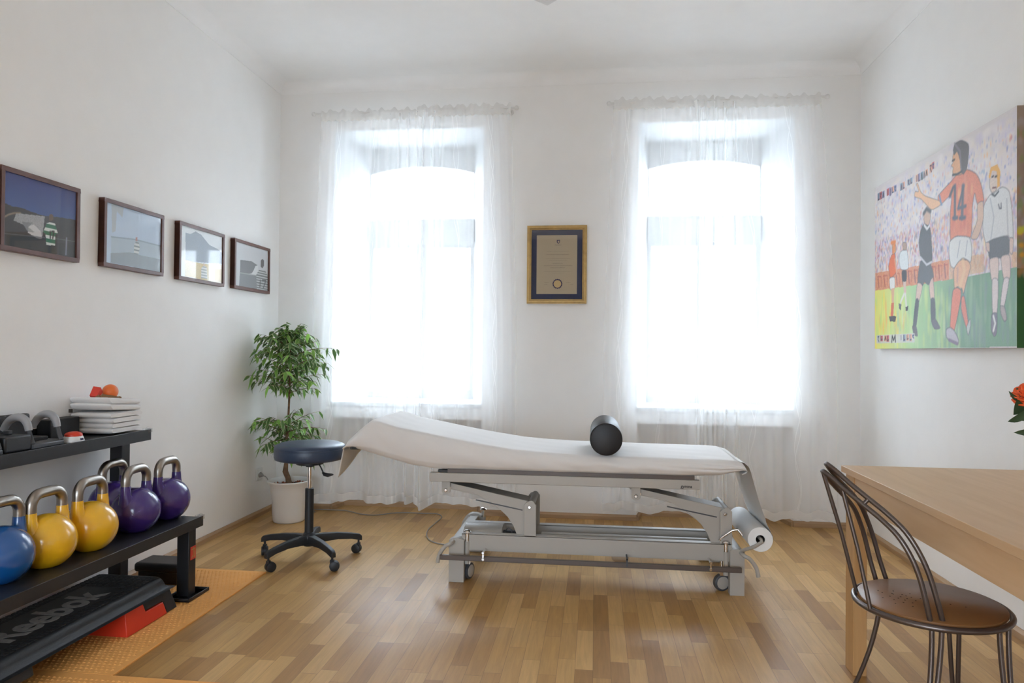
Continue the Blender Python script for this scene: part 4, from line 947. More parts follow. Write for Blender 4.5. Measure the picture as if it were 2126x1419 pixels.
# ------------------------------------------------------------------ white cover on the table
def prof_at(s):
    L = [0]
    for (a, c), (d, e) in zip(PROF[:-1], PROF[1:]): L.append(L[-1]+math.hypot(d-a, e-c))
    x = s*L[-1]
    for i in range(len(PROF)-1):
        if x <= L[i+1] or i == len(PROF)-2:
            k = (x-L[i])/(L[i+1]-L[i]); return PROF[i][0]+(PROF[i+1][0]-PROF[i][0])*k, PROF[i][1]+(PROF[i+1][1]-PROF[i][1])*k
def botz(x):    # height of the tucked lower edge
    P_ = [(-1.30, .672), (-1.235, .668), (-1.05, .62), (-.935, .590), (-.81, .573), (-.70, .571), (.387, .570), (.60, .580), (.70, .603), (.74, .612)]
    for (a, c), (d, e) in zip(P_[:-1], P_[1:]):
        if x <= d: return c+(e-c)*max(0, (x-a))/(d-a)
    return P_[-1][1]
def nz(x, y, s): return math.sin(x*7.3*s+y*3.1+1)*math.sin(x*3.7*s-y*9.1)*.5+math.sin(x*17*s+y*13)*.25
b = MB(); YC0, YC1 = 3.490, 4.085
def sheet(u, v):
    x, z = prof_at(u)
    # v: 0..0.26 front side, 0.26..0.74 top, 0.74..1 back side
    if v < .26:
        k = v/.26; zb = botz(x); zz = zb+(z-.008-zb)*k**.9; bulge = math.sin(PI*min(1, k*1.02))
        y = YC0+.014-.016*bulge-.004*nz(x*2, k*.7, 1)
        if x > .25:   # loose pleats running to the foot corner
            w = min(1, (x-.25)/.4); y += -.010*w*abs(math.sin((k*3.2+(x-.7)*2.2)*PI))*math.sin(PI*k)
        if k < .08: y += .012
        return (x, y, zz)
    if v > .74:
        k = (1-v)/.26; zb = botz(x); return (x, YC1-.014+.016*math.sin(PI*min(1, k)), zb+(z-.008-zb)*k**.9)
    k = (v-.26)/.48; e = min(k, 1-k); r = 1-max(0, 1-e/.022)**2
    return (x, YC0+.014+(YC1-YC0-.028)*k, z-.008+.008*r+.0022*nz(x, k*2, 1.2)*r)
b.grid(sheet, 150, 64)
# foot end closes down, head end hangs in a loose pointed tail
def foot(u, v):
    y = YC0+.014+(YC1-YC0-.028)*u; return (.728+.006*math.sin(PI*v)-.02*v*v, y, .615-.008-.02*v+.004*math.sin(u*9))
b.grid(foot, 30, 5)
def tail(u, v):
    y = YC0+.010+(YC1-YC0-.02)*u; ln = .115*(1-u)**1.6+.035+.01*math.sin(u*7)
    return (-1.285-.016*v-.012*v*(1-u), y, .662-ln*v)
b.grid(tail, 30, 8)
o = obj('bed_cover', b, M['sheet'], None, weld=False, ang=75, solid=.0016)
tag(o, 'white cover draped over the mattress of the treatment table', 'bed cover')

# ------------------------------------------------------------------ bolster on the table
b = MB(); R_ = .0795; c0 = Vector((.056, 3.475, .661+R_+.0045)); n = 64
prof = [(0, 0), (R_-.006, 0), (R_-.002, .002), (R_, .006), (R_, .444), (R_-.002, .448), (R_-.006, .45), (0, .45)]
t = thing('bolster', 'black cylindrical bolster cushion lying across the white table cover', 'bolster', (.056, 3.475, .6655))
b.lathe(prof, c0, n, 'y'); obj('cushion', b, M['bolster'], t, ang=60)
b = MB(); b.tube([c0+Vector(((R_-.002)*math.cos(a), .004, (R_-.002)*math.sin(a))) for a in [2*PI*k/64 for k in range(64)]], .0022, 6, closed=True); obj('piping', b, M['bolster'], t)

# ------------------------------------------------------------------ paper roll
t = thing('paper_roll', 'roll of white couch paper on the holder at the foot of the table', 'paper roll', (.793, 3.75, .215))
ax0, ax1 = Vector((.784, 3.46, .290)), Vector((.800, 4.03, .263)); r0, r1 = .0575, .021
b = MB(); d = (ax1-ax0).normalized(); u_ = d.cross(Vector((0, 0, 1))).normalized(); w_ = d.cross(u_)*-1; vs = []; n = 48
for p_, r_ in ((ax0, r0), (ax1, r0), (ax1, r1), (ax0, r1)): vs += [p_+(u_*math.cos(2*PI*k/n)+w_*math.sin(2*PI*k/n))*r_ for k in range(n)]
fs = [(j*n+k, j*n+(k+1) % n, ((j+1) % 4)*n+(k+1) % n, ((j+1) % 4)*n+k) for j in range(4) for k in range(n)]
b.add(vs, fs); obj('roll', b, M['paper'], t, bevel=.001)
b = MB(); vs = []
for p_, r_ in ((ax0+d*.002, r1-.0002), (ax1-d*.002, r1-.0002), (ax1-d*.002, r1-.0015), (ax0+d*.002, r1-.0015)): vs += [p_+(u_*math.cos(2*PI*k/n)+w_*math.sin(2*PI*k/n))*r_ for k in range(n)]
b.add(vs, fs); obj('cardboard_core', b, M['core'], t)
b = MB()
def strip(u, v):
    y0 = 3.53+.50*u; k = v
    P_ = [(.690, .648), (.716, .642), (.736, .625), (.745, .60), (.757, .55), (.775, .48), (.797, .41), (.822, .35), (.846, .30)]
    i = min(int(k*8), 7); f_ = k*8-i; x = P_[i][0]+(P_[i+1][0]-P_[i][0])*f_; z = P_[i][1]+(P_[i+1][1]-P_[i][1])*f_
    yr = 3.465+.56*u; sag = math.sin(PI*k)*.004*math.sin(u*9)
    return (x+.004+sag+(-.004 if k > .8 else 0)+.012*u*k, y0*(1-k)+yr*k, z-.018*u*k)
b.grid(strip, 24, 30); obj('paper_strip', b, M['paper'], t, weld=False, ang=80)

# ------------------------------------------------------------------ orange foam mats
b = MB(); MX = -1.700
def mat_tile(x0, x1, y0, y1, label):
    b = MB(); b.box((x0, y0, 0.0), (x1, y1, .0080))
    t_ = thing('foam_mat', label, 'foam mat', ((x0+x1)/2, (y0+y1)/2, 0), 'orange textured foam mats'); obj('slab', b, M['foam'], t_, bevel=.0015)
    b = MB(); pit = .0205; ny = int((y1-y0-.016)/pit); nx = int((x1-x0-.016)/pit)
    for j in range(ny):
        for i in range(nx):
            cx_ = x0+.014+i*pit+(pit/2 if j % 2 else 0); cy_ = y0+.014+j*pit
            if cx_ > x1-.009: continue
            r_ = .0098
            b.add([(cx_-r_, cy_, .0078), (cx_, cy_-r_*.8, .0078), (cx_+r_, cy_, .0078), (cx_, cy_+r_*.8, .0078), (cx_, cy_, .0112)], [(0, 1, 4), (1, 2, 4), (2, 3, 4), (3, 0, 4)])
    o_ = obj('raised_pattern', b, M['foam'], t_, smooth=False, weld=False); return t_
mat_tile(XL+.03, MX, 2.335, 3.515, 'orange textured foam mat under the kettlebell rack, the farther one')
mat_tile(XL+.03, -.95, 1.15, 2.333, 'orange textured foam mat at the bottom left edge, wider and nearer')

# ------------------------------------------------------------------ rack
t = thing('kettlebell_rack', 'black steel two-tier kettlebell rack along the left wall', 'rack', (-2.05, 2.2, .01))
RY0, RY1 = .95, 3.135
def rp(name, b, m=M['black'], bevel=.0025): return obj(name, b, m, t, bevel=bevel)
b = MB(); b.box((-2.235, RY0, .372), (-1.835, RY1, .378)); b.box((-1.838, RY0, .337), (-1.832, RY1, .384)); b.box((-2.238, RY0, .337), (-2.232, RY1, .384)); b.box((-2.235, RY1-.005, .337), (-1.835, RY1, .378)); b.box((-2.235, RY0, .337), (-1.835, RY0+.005, .383)); rp('lower_shelf', b, bevel=.001)
b = MB(); b.box((-2.332, RY0, .775), (-2.105, RY1, .781)); b.box((-2.108, RY0, .735), (-2.102, RY1, .786)); b.box((-2.334, RY0, .735), (-2.330, RY1, .83)); b.box((-2.332, RY1-.005, .735), (-2.105, RY1, .781)); rp('upper_shelf', b, bevel=.001)
for y in (3.075, 1.0):
    b = MB(); b.box((-2.27, y, .02), (-2.208, y+.058, .735)); rp('upright', b)
    b = MB(); b.box((-1.925, y, .02), (-1.866, y+.058, .337)); rp('front_leg', b)
    b = MB(); b.box((-1.955, y-.045, .0105), (-1.835, y+.125, .016)); b.box((-1.955, y-.045, .016), (-1.95, y+.125, .026)); b.box((-1.84, y-.045, .016), (-1.835, y+.125, .026)); b.box((-1.955, y-.045, .016), (-1.835, y-.04, .026)); b.box((-1.955, y+.12, .016), (-1.835, y+.125, .026)); rp('foot_plate', b, bevel=.001)
    b = MB(); b.box((-2.30, y-.045, .0105), (-2.18, y+.11, .02)); rp('foot_plate', b)
    b = MB(); b.box((-2.21, y+.005, .30), (-1.93, y+.05, .337)); rp('cross_brace', b)
b = MB(); b.box((-1.8662, 3.088, .185), (-1.8645, 3.130, .245)); bd = rp('badge', b, M['redbadge'], 0)
b = MB()
for a_, c_ in (((3.095, .232), (3.124, .234)), ((3.112, .240), (3.108, .205)), ((3.108, .205), (3.096, .193)), ((3.121, .233), (3.119, .195)), ((3.119, .195), (3.112, .198))): b.bar((-1.8642, a_[0], a_[1]), (-1.8642, c_[0], c_[1]), .001, .004, up=(0, .3, 1))
obj('badge_mark', b, M['gold'], bd, smooth=False)
b = MB(); b.cyl((-1.912, 3.103, .3783), (-1.912, 3.103, .386), .009, 6); rp('bolt_head', b, M['dgrey'], .001)
for x, z in ((-1.833, .381), (-2.105, .783)):
    b = MB(); b.box((x-.030, RY1-.022, z+.002), (x+.003, RY1+.004, z+.008)); b.box((x+.0, RY1-.022, z-.012), (x+.006, RY1+.004, z+.008)); b.box((x-.030, RY1+.001, z-.012), (x+.006, RY1+.006, z+.008)); b.sphere((x-.008, RY1-.006, z+.009), .009, 12, sc=(1, 1, .6)); rp('corner_guard', b, M['clear'], .002)

# ------------------------------------------------------------------ kettlebells
def kettlebell(x, y, z, mt, label, group=None, rz=0.0):
    r = .100; t_ = thing('kettlebell', label, 'kettlebell', (x, y, z), group)
    b = MB(); zc_ = r*math.cos(.5)
    prof = [(0, 0), (r*math.sin(.5)*.96, 0)]+[(r*math.sin(a), zc_+r*math.cos(a)) for a in [PI-.5-(PI-.5)*k/24 for k in range(25)]]
    prof[-1] = (0, prof[-1][1]); b.lathe(prof, (x, y, z), 48)
    # painted horns growing out of the ball
    hw = .073; rt = .0188
    cr_, sr_ = math.cos(rz), math.sin(rz)
    def hp(s_, h): return (x-s_*sr_, y+s_*cr_, z+h)
    for sg in (-1, 1):
        b.tube([hp(sg*.060, .125), hp(sg*.068, .150), hp(sg*.0735, .172), hp(sg*hw, .205)], [.038, .029, .0222, .0195], 20)
    obj('body', b, mt, t_, ang=50)
    pts_ = [hp(-hw, .204), hp(-hw, .220)]
    for k in range(1, 9): a = PI/2*k/8; pts_.append(hp(-hw+.042*(1-math.cos(a)), .222+.046*math.sin(a)))
    pts_ += [hp(v_, .268+.001) for v_ in (-.015, 0, .015)]
    pts_ += [(2*x-p_[0], 2*y-p_[1], p_[2]) for p_ in pts_[:10][::-1]]
    b = MB(); b.tube(pts_, rt, 20); obj('handle', b, M['steel'], t_)
    return t_
kz = .3785
def kxy(px, py): p = on(px, py, Z=kz+.088); return p.x, p.y
gy, gp = 'yellow kettlebells', 'purple kettlebells'
K = [(1, 1154, 'blue', 'blue kettlebell on the lower rack shelf', None), (96, 1124, 'yellow', 'yellow kettlebell standing next to the blue one', gy), (187, 1094, 'yellow', 'yellow kettlebell standing next to the purple ones', gy),
     (282, 1060, 'purple', 'front purple kettlebell, beside the yellow one, with the rack upright behind it', gp), (347, 1037, 'purple', 'purple kettlebell at the right end of the lower shelf', gp)]
for px, py, c_, lab, g_ in K:
    x, y = kxy(px, py); kettlebell(x, y, kz, M[c_], lab, g_, rz=random.uniform(-.04, .04))  # each turned a little
kettlebell(-2.17, 2.965, kz, M['purple'], 'purple kettlebell mostly hidden behind the front purple one', gp)

# ------------------------------------------------------------------ step platform with red riser
t = thing('aerobic_step', 'black aerobic step platform with a ribbed top and large lettering', 'step platform', (-2.04, 2.45, .0105))
SB = .0108; sy1, sy0 = 2.975, 1.98
def deck_prof():
    L = []; hw, ht, rt_ = .195, .150, .035
    pts_ = [(-hw, .0), (-hw+.015, .06), (-hw+.032, ht-rt_)]
    for k in range(1, 7): a = PI/2*k/6; pts_.append((-hw+.034+rt_*(1-math.cos(a)), ht-rt_+rt_*math.sin(a)))
    return pts_+[(-p_[0], p_[1]) for p_ in pts_[::-1]]
DP = deck_prof(); cxd = -2.052
b = MB(); n = len(DP); secs = []
for y, sc_, zo in ((sy1, 1, 0), (sy1-.012, 1, .0), (sy1-.05, 1, 0), (sy1-.16, 1, 0), (sy0, 1, 0)):
    secs.append(y)
# end wall slopes like the sides
def sect(y, k): return [(cxd+p_[0], y-(.045*(p_[1]/.15) if k == 0 else 0)+(.045*(p_[1]/.15) if k == 1 else 0), SB+p_[1]) for p_ in DP]
def shell(ya, yb, z0):
    A_, B_ = sect(ya, 0), sect(yb, 1)
    A_ = [(x, y, max(z, SB+z0)) for x, y, z in A_]; B_ = [(x, y, max(z, SB+z0)) for x, y, z in B_]
    b.add(A_+B_, [(i, i+1, n+i+1, n+i) for i in range(n-1)]+[tuple(range(n)), tuple(range(2*n-1, n-1, -1))])
# feet blocks at the ends and a raised skirt between them
def foot_block(y0, y1, end):
    top = .105
    A_ = [(cxd-.195, y0, SB), (cxd+.195, y0, SB), (cxd+.195, y1, SB), (cxd-.195, y1, SB)]; s_ = .025
    yy0 = y0+(0 if end else .045*.7); yy1 = y1-(.045*.7 if end else 0)
    B_ = [(cxd-.195+s_, yy0, SB+top), (cxd+.195-s_, yy0, SB+top), (cxd+.195-s_, yy1, SB+top), (cxd-.195+s_, yy1, SB+top)]
    b.add(A_+B_, [(0, 3, 2, 1), (4, 5, 6, 7), (0, 1, 5, 4), (1, 2, 6, 5), (2, 3, 7, 6), (3, 0, 4, 7)])
shell(sy1-.008, sy0+.008, .098)
def leg_block(y0, y1, zlo, f0=0, f1=0):
    def hw(z): return .1952-.25*z
    A_ = [(cxd-hw(zlo), y0+f0*zlo, SB+zlo), (cxd+hw(zlo), y0+f0*zlo, SB+zlo), (cxd+hw(zlo), y1-f1*zlo, SB+zlo), (cxd-hw(zlo), y1-f1*zlo, SB+zlo)]
    zt = .104
    B_ = [(cxd-hw(zt), y0+f0*zt, SB+zt), (cxd+hw(zt), y0+f0*zt, SB+zt), (cxd+hw(zt), y1-f1*zt, SB+zt), (cxd-hw(zt), y1-f1*zt, SB+zt)]
    b.add(A_+B_, [(0, 3, 2, 1), (4, 5, 6, 7), (0, 1, 5, 4), (1, 2, 6, 5), (2, 3, 7, 6), (3, 0, 4, 7)])
leg_block(2.898, sy1, 0, -.18, .26); leg_block(2.775, 2.90, .055, -.18, 0); leg_block(sy0, sy0+.08, 0, .26, 0); leg_block(sy0+.079, sy0+.2, .055)
obj('deck', b, M['blackplastic'], t, bevel=.004, ang=35)
b = MB()
zt_ = SB+.1500
for j in range(34):
    for i in range(11):
        y = sy1-.075-j*.0255; x = cxd-.128+i*.0256
        if 8 <= j or True:
            if (2.42 > y > 1.9) and False: continue
            r_ = .0095; 
            if abs(x-cxd) < .088 and y < 2.76: continue
            b.box((x-r_, y-r_, zt_-.001), (x+r_, y+r_, zt_+.0012))
o = obj('grip_pattern', b, M['rubber'], t, bevel=0, smooth=False); o['kind'] = 'stuff'
vs, fs = text_mesh('Reebok', .20, .0003, 0, .007, 1.0)
b = MB(); b.add([(cxd+.066-v.y*.92, 2.190+v.x*.80, zt_+.0006+v.z) for v in vs], fs); obj('lettering', b, M['letter'], t, smooth=False)
t = thing('red_riser', 'red plastic riser block under the far end of the black step', 'riser block', (-1.98, 2.78, .0105))
b = MB(); yA, yB_ = 2.63, 2.905; X0_, X1_ = -2.235, -1.862
poly = [(yA, SB), (yA+.018, SB+.096), (yA+.128, SB+.096), (yA+.137, SB+.053), (2.885, SB+.053), (2.896, SB)]
vs = []
for sg in (-1, 1):
    for y, z in poly: vs.append((cxd+sg*(.1985-.25*(z-SB)), y, z))
m_ = len(poly); b.add(vs, [tuple(range(m_)), tuple(range(2*m_-1, m_-1, -1))]+[(i, m_+i, m_+(i+1) % m_, (i+1) % m_) for i in range(m_)])
obj('block', b, M['red'], t, bevel=.003)
# padded black block behind the leg
t = thing('padded_block', 'black padded block on the orange mat behind the rack leg', 'padded block', (-2.13, 3.31, .0105))
b = MB(); b.box((-2.255, 3.235, .066), (-2.015, 3.385, .112)); obj('pad', b, M['bolster'], t, bevel=.016, seg=4)
b = MB(); b.box((-2.235, 3.245, .0105), (-2.03, 3.375, .068)); obj('base', b, M['black'], t, bevel=.003)

# ------------------------------------------------------------------ towels and small things on the upper shelf
tz = .7865
def towel(z, h, y0, y1, xo, label, seed, lay=2, tip=0):
    r = random.Random(seed); t_ = thing('folded_towel', label, 'towel', (-2.228, (y0+y1)/2, z), 'folded white towels on the upper shelf')
    b = MB(); x0, x1 = -2.326+xo, -2.130+xo; th = h/lay; path = []
    # cloth folded back and forth, seen as layers on the near side
    for k in range(lay):
        zz = z+th*(k+.5); ya, yb = y0+r.uniform(0, .012), y1-r.uniform(0, .012)
        cross = []
        NN = 10; pts_ = []
        hh = th*.53
        for i in range(NN+1): a = -PI/2-PI*i/NN; pts_.append((ya+hh*1.3+hh*1.3*math.cos(a), zz+hh*math.sin(a)))
        for i in range(NN+1): a = PI/2-PI*i/NN; pts_.append((yb-hh+hh*math.cos(a), zz+hh*math.sin(a)))
        M_ = len(pts_); vs = []; NX = 9
        dip = 0
        for j in range(NX+1):
            u = j/NX; x = x0+(x1-x0)*u+.0; rf = 1-.28*(max(0, abs(2*u-1)-.86)/.14)**2
            for (yy, z_) in pts_:
                w = (yy-y0)/(y1-y0); lift = tip*max(0, 1-w*2.2)**2
                vs.append((x+.004*math.sin(yy*40+k), yy+.003*math.sin(u*9+k), zz+(z_-zz)*rf+.0015*math.sin(w*8+seed)+dip*u+lift))
        b.add(vs, [(j*M_+i, j*M_+(i+1) % M_, (j+1)*M_+(i+1) % M_, (j+1)*M_+i) for j in range(NX) for i in range(M_)]+[tuple(range(M_)), tuple(range(NX*M_, (NX+1)*M_))])
    obj('terry_cloth', b, M['towel'], t_, weld=False, ang=80); return t_
towel(tz, .046, 2.895, 3.118, .0, 'white towel at the bottom of the folded stack', 1)
towel(tz+.0475, .046, 2.888, 3.110, .002, 'white towel in the middle of the folded stack', 2)
tt = towel(tz+.096, .054, 2.880, 3.105, .0, 'white towel on top of the stack, one end curling up', 3, 2, .022)
b = MB(); b.box((-2.322, 2.873, tz+.096), (-2.306, 2.878, tz+.112)); obj('hang_loop', b, M['letterdk'], tt, smooth=False)
ztop = tz+.1525
t = thing('orange_ball', 'orange rubber ball resting on the top towel', 'ball', (-2.232, 3.02, ztop)); b = MB(); b.sphere((-2.232, 3.02, ztop+.030), .034, 32); obj('ball', b, M['orange'], t)
t = thing('red_box', 'small red box lying tilted on the top towel', 'box', (-2.245, 2.94, ztop)); b = MB(); Mt = Matrix.Translation((-2.245, 2.945, ztop+.026)) @ Euler((math.radians(-32), .15, .3)).to_matrix().to_4x4(); b.box((-.016, -.020, -.024), (.016, .020, .024), M=Mt); obj('carton', b, M['redbadge'], t, bevel=.001)
t = thing('wooden_stick', 'small turned wooden stick lying on the top towel', 'wooden stick', (-2.19, 2.955, ztop)); b = MB(); w0, w1 = Vector((-2.232, 2.925, ztop+.012)), Vector((-2.150, 2.985, ztop+.006))
b.tube([w0.lerp(w1, f_) for f_ in (0, .12, .16, .24, .62, .86, .93, 1)], [.008, .010, .006, .0135, .009, .005, .0065, .003], 16); obj('shaft', b, M['wood_brown'], t)
# red and white timer / buzzer
t = thing('push_buzzer', 'round white buzzer with a red push dome on the upper shelf', 'buzzer', (-2.150, 2.690, .781)); c_ = (-2.150, 2.690, .7815)
b = MB(); b.lathe([(0, 0), (.040, 0), (.041, .004), (.036, .020), (.033, .024), (0, .024)], c_, 40); b1 = obj('housing', b, M['whiteplastic'], t, ang=50)
b = MB(); b.lathe([(0, .0235), (.0325, .0235), (.033, .031), (.028, .037), (.018, .041), (0, .042)], c_, 40); obj('dome', b, M['red'], t, ang=50)
b = MB(); b.box((c_[0]+.0365, c_[1]-.008, c_[2]+.008), (c_[0]+.0395, c_[1]+.008, c_[2]+.016)); obj('label_patch', b, M['inknavy'], b1, smooth=False)
# black and grey handled cradles
def cradle(y0, y1, label, xs0=-2.326, xs1=-2.135):
    t_ = thing('handled_cradle', label, 'exercise cradle', ((xs0+xs1)/2, (y0+y1)/2, .781), 'black and grey exercise cradles')
    zb = .7815
    b = MB(); b.prism([(xs0, zb), (xs1, zb), (xs1, zb+.016), (xs1-.010, zb+.022), (xs0, zb+.022)], 'y', y0, y1); obj('tray', b, M['dgrey'], t_, bevel=.003)
    b = MB(); b.box((xs0, y0-.125, zb), (xs1-.004, y0-.002, zb+.060)); obj('end_block', b, M['blackplastic'], t_, bevel=.008, seg=3)
    b = MB(); b.box((xs1-.075, y0-.060, zb+.0605), (xs1-.050, y0-.040, zb+.078)); obj('latch', b, M['dgrey'], t_, bevel=.004)
    for yy in (y0+.008, y1-.008):
        b = MB(); b.tube([(xs1-.008, yy, zb+.018), (xs1-.018, yy, zb+.045), (xs1-.028, yy, zb+.078)], [.012, .011, .010], 4); obj('side_frame', b, M['dgrey'], t_, bevel=.002)
        b = MB(); b.tube(crv_([(xs1-.026, yy, zb+.070), (xs1-.034, yy, zb+.098), (xs1-.052, yy, zb+.117), (xs1-.082, yy, zb+.120), (xs1-.112, yy, zb+.104), (xs1-.135, yy, zb+.070)]), [.0125+.003*math.sin(PI*k/20) for k in range(21)], 14); obj('grip', b, M['lgrip'], t_)
    b = MB(); b.box((xs0, y0+.0, zb+.02), (xs0+.035, y1+.006, zb+.122)); obj('back_panel', b, M['blackplastic'], t_, bevel=.010, seg=3)
    b = MB(); b.box((xs0+.05, y0+.025, zb+.02), (xs1-.05, y1-.025, zb+.036)); obj('cushion', b, M['rubber'], t_, bevel=.004)
    return t_
cradle(2.462, 2.622, 'black cradle with light grey grips beside the buzzer on the upper shelf')
cradle(2.165, 2.325, 'black cradle with light grey grips at the left end of the upper shelf')
t = thing('black_case', 'low black case behind the red-topped buzzer on the upper shelf', 'case', (-2.295, 2.78, .781)); b = MB(); b.box((-2.328, 2.70, .7815), (-2.262, 2.868, .868)); obj('shell', b, M['blackplastic'], t, bevel=.004)

# ------------------------------------------------------------------ desk
TX0, TX1, TY0, TY1 = .937, 1.735, 1.10, 2.825
t = thing('beech_table', 'light beech veneer table with square legs against the right wall', 'table', (1.33, 2.0, 0))
b = MB(); b.box((TX0, TY0, .726), (TX1, TY1, .750)); obj('table_top', b, M['beech'], t, bevel=.0012)
for x0, y0 in ((TX0+.006, TY1-.115), (TX1-.06, TY1-.115), (TX0+.006, TY0+.03), (TX1-.06, TY0+.03)):
    b = MB(); b.box((x0, y0, 0), (x0+.048, y0+.080, .726)); obj('leg', b, M['beechz'], t, bevel=.002)
b = MB(); b.box((TX0+.010, TY0+.11, .632), (TX0+.030, TY1-.116, .726)); obj('apron', b, M['beech'], t, bevel=.001)
b = MB(); b.box((TX1-.034, TY0+.11, .632), (TX1-.014, TY1-.116, .726)); obj('apron', b, M['beech'], t, bevel=.001)
b = MB(); b.box((TX0+.055, TY1-.085, .632), (TX1-.061, TY1-.065, .726)); obj('apron', b, M['beech'], t, bevel=.001)
# bouquet in a vase, its left side showing at the picture edge
vp = on(2196, 880, Y=1.90); vx, vy = vp.x, 1.90
t = thing('flower_vase', 'bouquet with an orange bloom and dark leaves at the right picture edge', 'flowers in vase', (vx, vy, .75))
b = MB(); b.lathe([(0, 0), (.034, 0), (.037, .006), (.040, .06), (.030, .14), (.028, .18), (.030, .19), (.027, .19), (.025, .14), (.035, .06), (.032, .012), (0, .012)], (vx, vy, .7505), 32); obj('vase', b, M['glass'], t)
def flower(c, r):
    b = MB(); c = Vector(c); nz_ = Vector((-.5, -.5, .7)).normalized(); u_ = nz_.cross(Vector((0, 0, 1))).normalized(); w_ = nz_.cross(u_)
    for ring, (n_, rr, up_z) in enumerate(((9, 1.0, .1), (8, .8, .45), (6, .5, .75), (4, .25, .9))):
        for k in range(n_):
            a = 2*PI*k/n_+ring*.5; d_ = u_*math.cos(a)+w_*math.sin(a); s_ = nz_.cross(d_)
            p0 = c; p1 = c+d_*r*rr*.6+nz_*r*up_z*.5; p2 = c+d_*r*rr+nz_*r*up_z*.9; wv = r*.36
            b.add([p0-s_*wv*.3, p0+s_*wv*.3, p1+s_*wv, p2+s_*wv*.6, p2+nz_*r*.08, p2-s_*wv*.6, p1-s_*wv], [(0, 1, 2, 6), (6, 2, 3, 5), (5, 3, 4)])
    return b
fc = on(2136, 823, Y=1.88)
o = obj('bloom', flower(fc, .037), M['petal'], t, weld=False, ang=80, solid=.0008)
o = obj('bloom', flower((vx+.01, vy-.03, fc.z+.01), .036), M['petal'], t, weld=False, ang=80, solid=.0008)
b = MB()
for tip in (fc, Vector((vx+.01, vy-.03, fc.z)), Vector((vx-.02, vy+.03, fc.z-.03))): b.tube([(vx, vy, .765), (vx, vy, .93), tuple(tip)], .0022, 8)
obj('stems', b, M['leafdk'], t)
def bl(p, q_, w, curl, b):
    p, q_ = Vector(p), Vector(q_); d_ = q_-p; s_ = d_.cross(Vector((.3, 1, .4))).normalized(); u2 = s_.cross(d_).normalized(); rows = 8; vs = []
    for i in range(rows+1):
        f_ = i/rows; ww = w*math.sin(PI*min(1, .08+f_*.92))**.8*(1-.2*f_); c = p+d_*f_+Vector((0, 0, curl*math.sin(PI*f_)))
        vs += [c-s_*ww, c+u2*ww*.25, c+s_*ww]
    b.add(vs, [(i*3+k, i*3+k+1, i*3+k+4, i*3+k+3) for i in range(rows) for k in range(2)])
b = MB(); o1 = on(2124, 832, Y=1.88)
bl(on(2122, 832, Y=1.88), on(2094, 812, Y=1.88), .006, -.006, b); bl(on(2130, 848, Y=1.87), on(2104, 862, Y=1.87), .020, .012, b); bl(on(2140, 850, Y=1.86), on(2092, 876, Y=1.86), .011, -.006, b); bl(on(2150, 860, Y=1.88), on(2120, 874, Y=1.88), .014, .004, b)
for k in range(7): a = k*.9; bl((vx, vy, .96), (vx+.09*math.cos(a), vy+.09*math.sin(a), .98+.05*(k % 3)), .015, .01, b)
obj('leaves', b, M['leafdk'], t, weld=False, ang=80)
b = MB()
for px, py in ((2112, 808), (2115, 814), (2118, 820), (2116, 826), (2120, 815)): b.sphere(on(px, py, Y=1.88), .0026, 10)
b.tube([on(2112, 808, Y=1.88), on(2117, 820, Y=1.88), on(2124, 832, Y=1.88)], .001, 6); obj('berries', b, M['leafdk'], t)

# ------------------------------------------------------------------ tube-metal cafe chair
CX, CY, CZ, CR = .963, 2.165, .455, .197
t = thing('metal_chair', 'chair with a looped tube-metal back and round brown seat at the table', 'chair', (CX, CY, 0))
b = MB(); b.lathe([(0, .458), (.184, .458), (.189, .461), (.189, .468), (.184, .471), (0, .471)], (CX, CY, 0), 64)
for k in range(3):
    for i in range(9):
        a = math.radians(200+k*7+i*0)+0; 
sw = obj('seat', b, M['seatwood'], t, ang=50)
b = MB(); rr = random.Random(3)
for k, (n_, r_) in enumerate(((4, .012), (8, .032), (8, .055))):
    for i in range(n_):
        a = 2*PI*i/n_+k*.4; x, y = CX-.075+r_*math.cos(a), CY-.005+r_*math.sin(a)*1.15; b.cyl((x, y, .4708), (x, y, .4713), .0022, 10)
for i in range(7): x, y = CX-.12+i*.032, CY+.055-i*.018; b.cyl((x, y, .4708), (x, y, .4713), .0022, 10)
obj('perforation', b, M['hole'], sw, smooth=False)
CM = M['chairmetal']
b = MB(); b.tube([(CX+CR*math.cos(a), CY+CR*math.sin(a), .456) for a in [2*PI*k/72 for k in range(72)]], .0085, 12, closed=True); obj('seat_ring', b, CM, t)
HB = [(.925, 2.000, .458), (.907, 1.994, .52), (.887, 1.996, .59), (.866, 2.005, .645), (.838, 2.025, .697), (.803, 2.055, .737), (.767, 2.088, .770), (.729, 2.123, .805), (.700, 2.152, .835), (.684, 2.185, .850)]
def crv(P_, n=4):
    P_ = [Vector(p) for p in P_]; o_ = []
    for i in range(len(P_)-1):
        a, b_, c, d_ = P_[max(i-1, 0)], P_[i], P_[i+1], P_[min(i+2, len(P_)-1)]
        for k in range(n):
            f_ = k/n; o_.append(.5*((2*b_)+(c-a)*f_+(2*a-5*b_+4*c-d_)*f_*f_+(3*b_-a-3*c+d_)*f_**3))
    return o_+[P_[-1]]
def hoop(dx0, dx1, dz1):
    L_ = HB+[(x, 4.37-y, z) for x, y, z in HB[:-1][::-1]]
    return crv([(x+dx0+(dx1-dx0)*((z-.458)/.39), y, z+dz1*((z-.458)/.39)) for x, y, z in L_])
H1, H2 = hoop(0, 0, 0), hoop(-.032, -.010, -.022)
b = MB(); b.tube(H1, .0072, 12); obj('back_hoop', b, CM, t)
b = MB(); b.tube(H2, .0072, 12); obj('back_hoop', b, CM, t)
for f_ in (24, 48):
    b = MB(); b.tube([H1[f_], H2[f_]], .006, 10); obj('hoop_link', b, CM, t)
